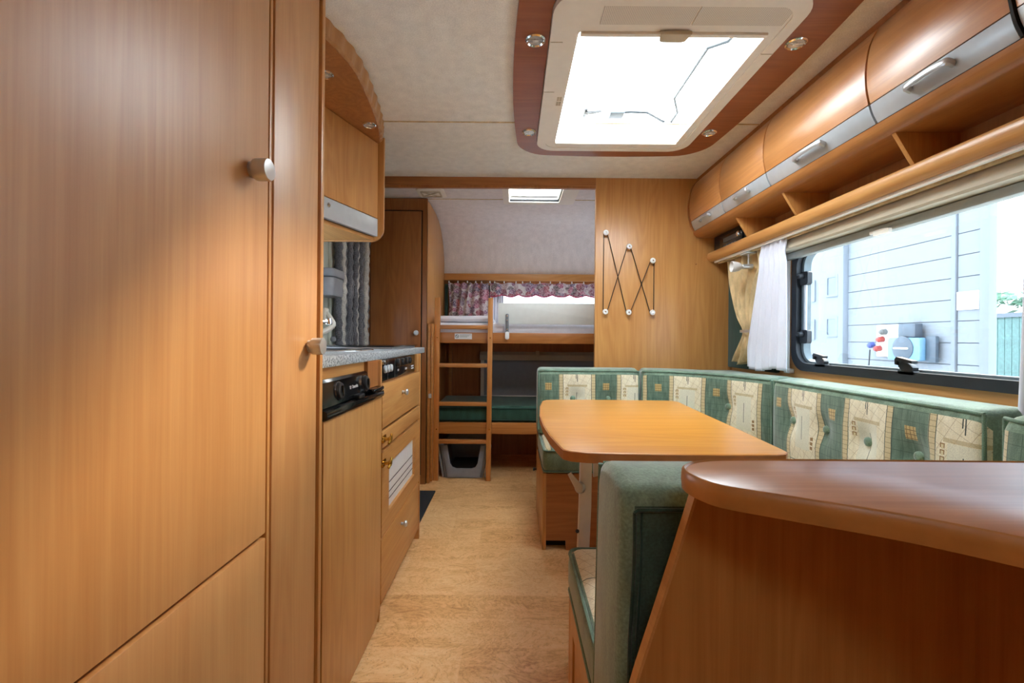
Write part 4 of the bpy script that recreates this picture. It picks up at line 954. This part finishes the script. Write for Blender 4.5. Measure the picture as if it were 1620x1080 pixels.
# ------------------------------------------------------------------ SEATING
def cushion(root, path, z0, z1, th, side, phase=0, tufts=(), r=.028, bulge=.012, lean=0, pat=True, pipes=True, nf=18, er=1.0, back=None):
    """back cushion swept along a plan path (front face line); side=+1 puts thickness on the left of travel"""
    pts = [V(p+(0,)) if len(p) == 2 else V(p) for p in path]
    # resample
    L = [0]
    for a, b_ in zip(pts, pts[1:]): L.append(L[-1]+(b_-a).length)
    N = max(8, int(L[-1]/.016)); tot = L[-1]
    def at(s):
        for i in range(len(pts)-1):
            if s <= L[i+1]+1e-9: return pts[i].lerp(pts[i+1], (s-L[i])/(L[i+1]-L[i]))
        return pts[-1]
    S = [0, .004*er, .012*er] + [.025*er+(tot-.05*er)*i/N for i in range(N+1)] + [tot-.012*er, tot-.004*er, tot]
    ins = [.020*er, .009*er, .002*er] + [0]*(N+1) + [.002*er, .009*er, .020*er]
    bm = B(); uvl = bm.loops.layers.uv.new('UVMap')
    rings = []; uvs = []
    H = z1-z0
    for s, q in zip(S, ins):
        p = at(s); t = (at(min(s+.03, tot))-at(max(s-.03, 0))).normalized(); n = V((-t.y, t.x, 0))*side
        loop = []; uu = []
        zz0, zz1, n0, n1 = z0+q, z1-q, q, th-q
        for k in range(nf+1):                       # front face going up
            z = zz0+r+(zz1-zz0-2*r)*k/nf; f = (z-z0)/H
            e = min(1, s/.07, (tot-s)/.07); dz = -bulge*math.sin(math.pi*max(0, min(1, f)))*max(0, e)**.5
            for (ts, tz) in tufts:
                d2 = ((s-ts)/.045)**2+((z-tz)/.050)**2; dz += .026*math.exp(-d2)
            loop.append((n0+dz, z)); uu.append((s+phase, z1-z))
        for k in range(1, 6): a = R(90*k/6); loop.append((n0+r-r*math.cos(a), zz1-r+r*math.sin(a))); uu.append((s+phase, 0))
        crown = .006
        for k in range(0, 5): loop.append((n0+r+(n1-n0-2*r)*k/4, zz1+crown*math.sin(math.pi*k/4)))
        for k in range(1, 6): a = R(90*k/6); loop.append((n1-r+r*math.sin(a), zz1-r+r*math.cos(a)))
        loop += [(n1, zz1-r), (n1, (zz0+zz1)/2), (n1, zz0+r), (n1-r*.3, zz0+r*.3), (n1-r, zz0), (n0+r, zz0), (n0+r*.3, zz0+r*.3)]
        while len(uu) < len(loop): uu.append((s+phase, 0))
        rings.append([bm.verts.new(p+n*(a+lean*(z1-b_))+V((0, 0, b_))) for a, b_ in loop]); uvs.append(uu)
    m = len(rings[0])
    for j in range(len(rings)-1):
        for k in range(m):
            l = (k+1) % m
            f = bm.faces.new((rings[j][k], rings[j+1][k], rings[j+1][l], rings[j][l]))
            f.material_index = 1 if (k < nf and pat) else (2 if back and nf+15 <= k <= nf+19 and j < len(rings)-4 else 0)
            if k < nf:
                for lp, uv in zip(f.loops, (uvs[j][k], uvs[j+1][k], uvs[j+1][l], uvs[j][l])): lp[uvl].uv = uv
    bm.faces.new(rings[0]); bm.faces.new(rings[-1][::-1])
    body = mk('cushion_body', bm, [M_velvet, M_stripe]+([back] if back else []), root, smooth=60)
    def fp_(s, z, o=0):
        p = at(s); t = (at(min(s+.03, tot))-at(max(s-.03, 0))).normalized(); n = V((-t.y, t.x, 0))*side
        return p+n*(o+lean*(z1-z))+V((0, 0, z))
    if pipes:
        m_ = r*.35
        top = [fp_(s, z1-m_, m_*.35) for s in S[1:-1:2]]
        mk('piping', tb(top, .0045, 7), M_pipe, root, smooth=60)
        for s in (.004, tot-.004): mk('piping', tb([fp_(s, z0+.03, .006), fp_(s, z1-m_, m_*.35)], .0045, 7), M_pipe, root, smooth=60)
    for ts, tz in tufts:
        p = fp_(ts, tz, .010); n = (fp_(ts, tz, 0)-fp_(ts, tz, .01)).normalized()
        mk('button', lt([(.015, -.002), (.014, .004), (.008, .008), (0, .009)], p, n, 16), M_velvet, root, smooth=60)
    return body
# back cushions, in order round the U
t = thing('back_cushion', (.415, 2.53, .48), 'straight striped back cushion in front of the partition, at the aisle end', 'cushion', 'striped back cushions')
cushion(t, [(.142, 2.455), (.692, 2.455)], .478, .834, .155, 1, 0.0, [(.19, .675), (.38, .675)])
t = thing('back_cushion', (1.0, 2.4, .48), 'striped back cushion bending round the far corner of the seating', 'cushion', 'striped back cushions')
arc = smoothpath([(.700, 2.455, 0), (.80, 2.432, 0), (.905, 2.365, 0), (1.0, 2.245, 0), (1.075, 2.10, 0), (1.118, 1.955, 0)], 6)
cushion(t, [tuple(p) for p in arc], .478, .834, .165, 1, -.03, [(.45, .678)])
b = px([(.80, 2.625), (.93, 2.57), (1.04, 2.49), (1.17, 2.34), (1.26, 2.17), (1.298, 2.12), (1.298, 2.685), (.80, 2.685)], 'xy', .60, .822, bev=.012)
mk('corner_filler', b, M_velvet, label='green velvet covered ledge filling the corner behind the back cushions', cat='ledge')
t = thing('back_cushion', (1.2, 1.5, .48), 'long buttoned striped back cushion below the side window', 'cushion', 'striped back cushions')
cushion(t, [(1.118, 1.948), (1.120, 1.50), (1.118, 1.075)], .478, .834, .172, 1, 0.0, [(.128, .678), (.318, .678), (.508, .678), (.69, .678)])
t = thing('back_cushion', (1.15, .72, .48), 'rounded striped back cushion at the right edge, nearest the camera', 'cushion', 'striped back cushions')
cushion(t, [(1.075, .998), (1.056, .96), (1.052, .72), (1.056, .60)], .478, .842, .20, 1, .272, [(.2, .678)], r=.035)
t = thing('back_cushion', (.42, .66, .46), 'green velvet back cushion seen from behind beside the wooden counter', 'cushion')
cb2 = cushion(t, [(1.04, .758), (.145, .758)], .350, .800, .165, 1, 0, (), r=.032, bulge=.012, lean=-.09, pat=True, er=.7, back=textile('shaded_back_velvet', (66, 92, 78), 260, .12, .9, .3, .3))  # darker back material paints the shade on the camera-facing side
# zipper seam on its near face
zy = lambda z: .758-.165-.0012+.09*(.8-z)
zp = [(.1625+.0012*math.sin(k*.5), zy(.40+.368*k/19), .40+.368*k/19) for k in range(20)]
mk('zip_seam', tb(zp, .0026, 6), M_vdark, t, smooth=60, label='dark zipped seam')
mk('zip_seam', tb([(x+.009, y, z) for x, y, z in zp], .0018, 6), M_vdark, t, smooth=60)
mk('piping', tb([(.1625, zy(.768), .768), (.166, zy(.771), .7715), (.30, zy(.772), .7725), (.60, zy(.772), .7725), (1.0, zy(.772), .7725)], .0028, 6), M_vdark, t, smooth=60)

def seat(label, x0, x1, y0, y1, z0, z1, grp, uaxis='x', phase=0, r=.035):
    t = thing('seat_cushion', ((x0+x1)/2, (y0+y1)/2, z0), label, 'cushion', grp)
    b = bx(x0, x1, y0, y1, z0, z1, bev=r, seg=5)
    bmesh.ops.subdivide_edges(b, edges=[e for e in b.edges if e.calc_length() > .1], cuts=8, use_grid_fill=True)
    uvl = b.loops.layers.uv.new('UVMap')
    for f in b.faces:
        f.normal_update()
        top = f.normal.z > .8
        f.material_index = 1 if top else 0
        for lp in f.loops:
            c = lp.vert.co; lp[uvl].uv = (c.x+phase, c.y) if uaxis == 'x' else (c.y+phase, c.x)
    for v in b.verts:
        c = v.co
        if c.z > z1-.002: v.co.z += .012*math.sin(math.pi*(c.x-x0)/(x1-x0))*math.sin(math.pi*(c.y-y0)/(y1-y0))
    mk('cushion_body', b, [M_velvet, M_stripe], t, smooth=60)
    m = r*.3
    for z in (z1-m, z0+m):
        lp = [(p[0], p[1], z) for p in rrect(x0+m*.4, x1-m*.4, y0+m*.4, y1-m*.4, r*.8, 4)]
        mk('piping', tb(lp+[lp[0]], .0045, 6), M_pipe, t, smooth=60)
    return t
seat('seat cushion of the far bench by the bunk room opening', .150, .72, 2.130, 2.60, .362, .478, 'seat cushions', 'x', .12)
seat('seat cushion under the table along the window wall', .725, 1.115, 1.20, 2.44, .362, .478, 'seat cushions', 'y')
seat('seat cushion of the near bench in front of the green backrest', .148, 1.12, .775, 1.192, .345, .458, 'seat cushions', 'x', -.02)

# bench bases
fb = thing('bench_base', (.42, 2.4, 0), 'cherry box base of the far bench at the partition', 'bench')
mk('side_panel', px([(2.165, .0), (2.165, .36), (2.62, .36), (2.69, .66), (2.685, 0)], 'yz', .150, .166, bev=.002), M_wood, fb)
mk('front_panel', px([(.152, .0), (.158, .0), (.158, .045), (.262, .045), (.262, .0), (1.12, .0), (1.12, .36), (.152, .36)], 'xz', 2.148, 2.164), M_darkx, fb)
mk('corner_post', bx(.150, .168, 2.146, 2.166, .0, .362, bev=.003), M_wood, fb)
mk('kick_void', bx(.17, 1.1, 2.20, 2.21, 0, .05), M_black, fb)
mk('latch_knob', lt([(.006, 0), (.006, .010), (.010, .014), (.010, .02), (0, .022)], (.150, 2.66, .235), (-1, 0, 0), 12), M_plastic, fb)
mk('back_board', bx(.15, .70, 2.62, 2.638, .36, .80), M_dark, fb)
nb = thing('bench_base', (.6, .9, 0), 'cherry base of the near bench beside the aisle floor', 'bench')
mk('corner_post', bx(.150, .170, 1.138, 1.158, .0, .343, bev=.003), M_wood, nb)
mk('side_panel', ring(B(), [(.60, 0), (1.137, 0), (1.137, .343), (.60, .343)], [(.64, .05), (1.09, .05), (1.09, .285), (.64, .285)], 'yz', .151, .166), M_wood, nb)
dq = mk('hatch_door', bx(.155, .164, .645, 1.085, .055, .280, bev=.002), M_wood, nb)
mk('front_panel', bx(.17, 1.12, 1.140, 1.156, .0, .343), M_darkx, nb)
mk('back_panel', bx(.17, 1.12, .585, .60, .0, .39), M_darkx, nb)
mk('bed_board', bx(.152, 1.12, .60, 1.158, .333, .344), M_dark, nb)
sb_ = thing('bench_base', (.9, 1.7, 0), 'cherry base of the window-side bench in the shade under the table', 'bench')
mk('front_panel', bx(.735, .751, 1.162, 2.146, .0, .36), M_wood, sb_)
mk('bed_board', bx(.752, 1.284, 1.17, 2.142, .346, .36), M_dark, sb_)
mk('back_board', bx(1.292, 1.299, 1.165, 2.12, .36, .80), M_dark, sb_)

# table
tl = thing('dining_table', (.43, 1.57, 0), 'honey coloured dinette table with bowed sides on a folding leg', 'table')
P0 = [(.128, 1.160), (.132, 1.135), (.150, 1.116), (.185, 1.104), (.26, 1.098), (.40, 1.094), (.55, 1.094), (.640, 1.100), (.668, 1.110), (.684, 1.130), (.688, 1.155),
      (.705, 1.40), (.725, 1.75), (.742, 2.00), (.742, 2.035), (.730, 2.058), (.705, 2.068), (.56, 2.075), (.40, 2.077), (.25, 2.075), (.185, 2.070), (.155, 2.058), (.140, 2.030), (.118, 1.86), (.104, 1.65), (.104, 1.45), (.112, 1.30)]
zt = .720
tp = mk('table_top', px(P0, 'xy', zt-.026, zt, bev=.003), [M_table], tl, smooth=40)
c0 = V((.42, 1.58, 0))
def off(poly, d):
    out = []
    n = len(poly)
    for i in range(n):
        a, b_ = V(poly[i-1]+(0,)), V(poly[(i+1) % n]+(0,)); t_ = (b_-a).normalized(); nn = V((t_.y, -t_.x, 0))
        p = V(poly[i]+(0,))
        if nn.dot(p-c0) < 0: nn = -nn
        out.append((p.x+nn.x*d, p.y+nn.y*d))
    return out
mk('edge_band', ring(B(), off(P0, .0025), off(P0, -.0005), 'xy', zt-.025, zt-.002), M_tedge, tl)
lg = mk('leg', px([(.186, 0), (.218, 0), (.238, .50), (.240, .694), (.206, .694), (.203, .50)], 'xz', 1.34, 1.365, bev=.003), M_leg, tl, label='cream metal folding leg')
mk('leg_joint', lt([(.016, 0), (.016, .012), (.010, .016), (0, .016)], (.203, 1.340, .560), (0, -1, 0), 16), M_alu, lg)
mk('release_lever', px([(.166, .600), (.176, .606), (.210, .566), (.206, .548), (.192, .550)], 'xz', 1.322, 1.334, bev=.002), M_leg, lg)
mk('screw', lt([(.006, 0), (.005, .003), (0, .003)], (.197, 1.34, .43), (0, -1, 0), 10), M_printd, lg)
mk('brace', px([(.262, .694), (.306, .694), (.306, .60), (.285, .565), (.262, .558), (.262, .60), (.270, .62)], 'xz', 1.44, 1.455, bev=.002), M_leg, tl, label='grey folding brace')
mk('brace', bx(.240, .300, 1.36, 1.46, .672, .694, bev=.003), M_leg, tl)
mk('foot', bx(.180, .224, 1.325, 1.38, .0, .012, bev=.003), M_leg, tl)

# counter in the right foreground
co = thing('counter_cabinet', (.6, .35, 0), 'brown wooden counter with rounded tip in the right foreground', 'counter')
cpf = smoothpath([(.75, .574, 0), (.45, .576, 0), (.285, .574, 0), (.236, .566, 0), (.210, .546, 0), (.2025, .520, 0), (.208, .492, 0), (.225, .468, 0), (.285, .432, 0), (.345, .395, 0), (.397, .350, 0), (.44, .30, 0), (.50, .21, 0), (.60, .02, 0)], 6)
cpoly = [(p.x, p.y) for p in cpf] + [(.75, -.25), (1.27, -.25), (1.27, .574)]
CZ = .844
mk('top', px(cpoly, 'xy', CZ-.024, CZ, bev=.004), M_count, co, smooth=40)
band = [V((p.x, p.y, 0)) for p in cpf]
eb = []
for i, p in enumerate(band):
    a = band[max(i-1, 0)]; c = band[min(i+1, len(band)-1)]; t_ = (c-a).normalized(); eb.append((p, V((t_.y, -t_.x, 0))))
b = B(); rr = []
for p, n in eb:
    if n.dot(V((-.3, -.1, 0))) < 0 and False: n = -n
    rr.append([b.verts.new(p+n*d*sg+V((0, 0, z))) for d, z in ((.0035, CZ-.0225), (.0045, CZ-.012), (.0035, CZ-.001), (.001, CZ+.0008), (-.002, CZ-.001), (-.002, CZ-.0225)) for sg in (1,)])
for q, s in zip(rr, rr[1:]):
    for k in range(6): b.faces.new((q[k], s[k], s[(k+1) % 6], q[(k+1) % 6]))
mk('edge_band', b, M_cedge, co, smooth=60)
pe = smoothpath([(.230, .818, 0), (.205, .735, 0), (.180, .655, 0), (.155, .575, 0), (.137, .50, 0), (.130, .40, 0), (.130, 0, 0)], 4)
mk('front_panel', px([(p.x, p.y) for p in pe] + [(.565, 0), (.565, .819)], 'xz', .552, .566), M_cpan, co)
b = B(); rr = []
for i, p in enumerate(pe):
    rr.append([b.verts.new((p.x+dx, y, p.y)) for dx, y in ((-.0035, .5505), (-.0035, .5675), (.0002, .5675), (.0002, .5505))])
for q, s in zip(rr, rr[1:]):
    for k in range(4): b.faces.new((q[k], s[k], s[(k+1) % 4], q[(k+1) % 4]))
mk('panel_edging', b, M_woody, co, smooth=60, label='orange edging strip')
mk('return_panel', bx(.565, .580, .05, .560, 0, .819), M_cpan, co)
mk('back_panel', bx(.58, 1.27, .553, .566, .0, .819), M_dark, co)
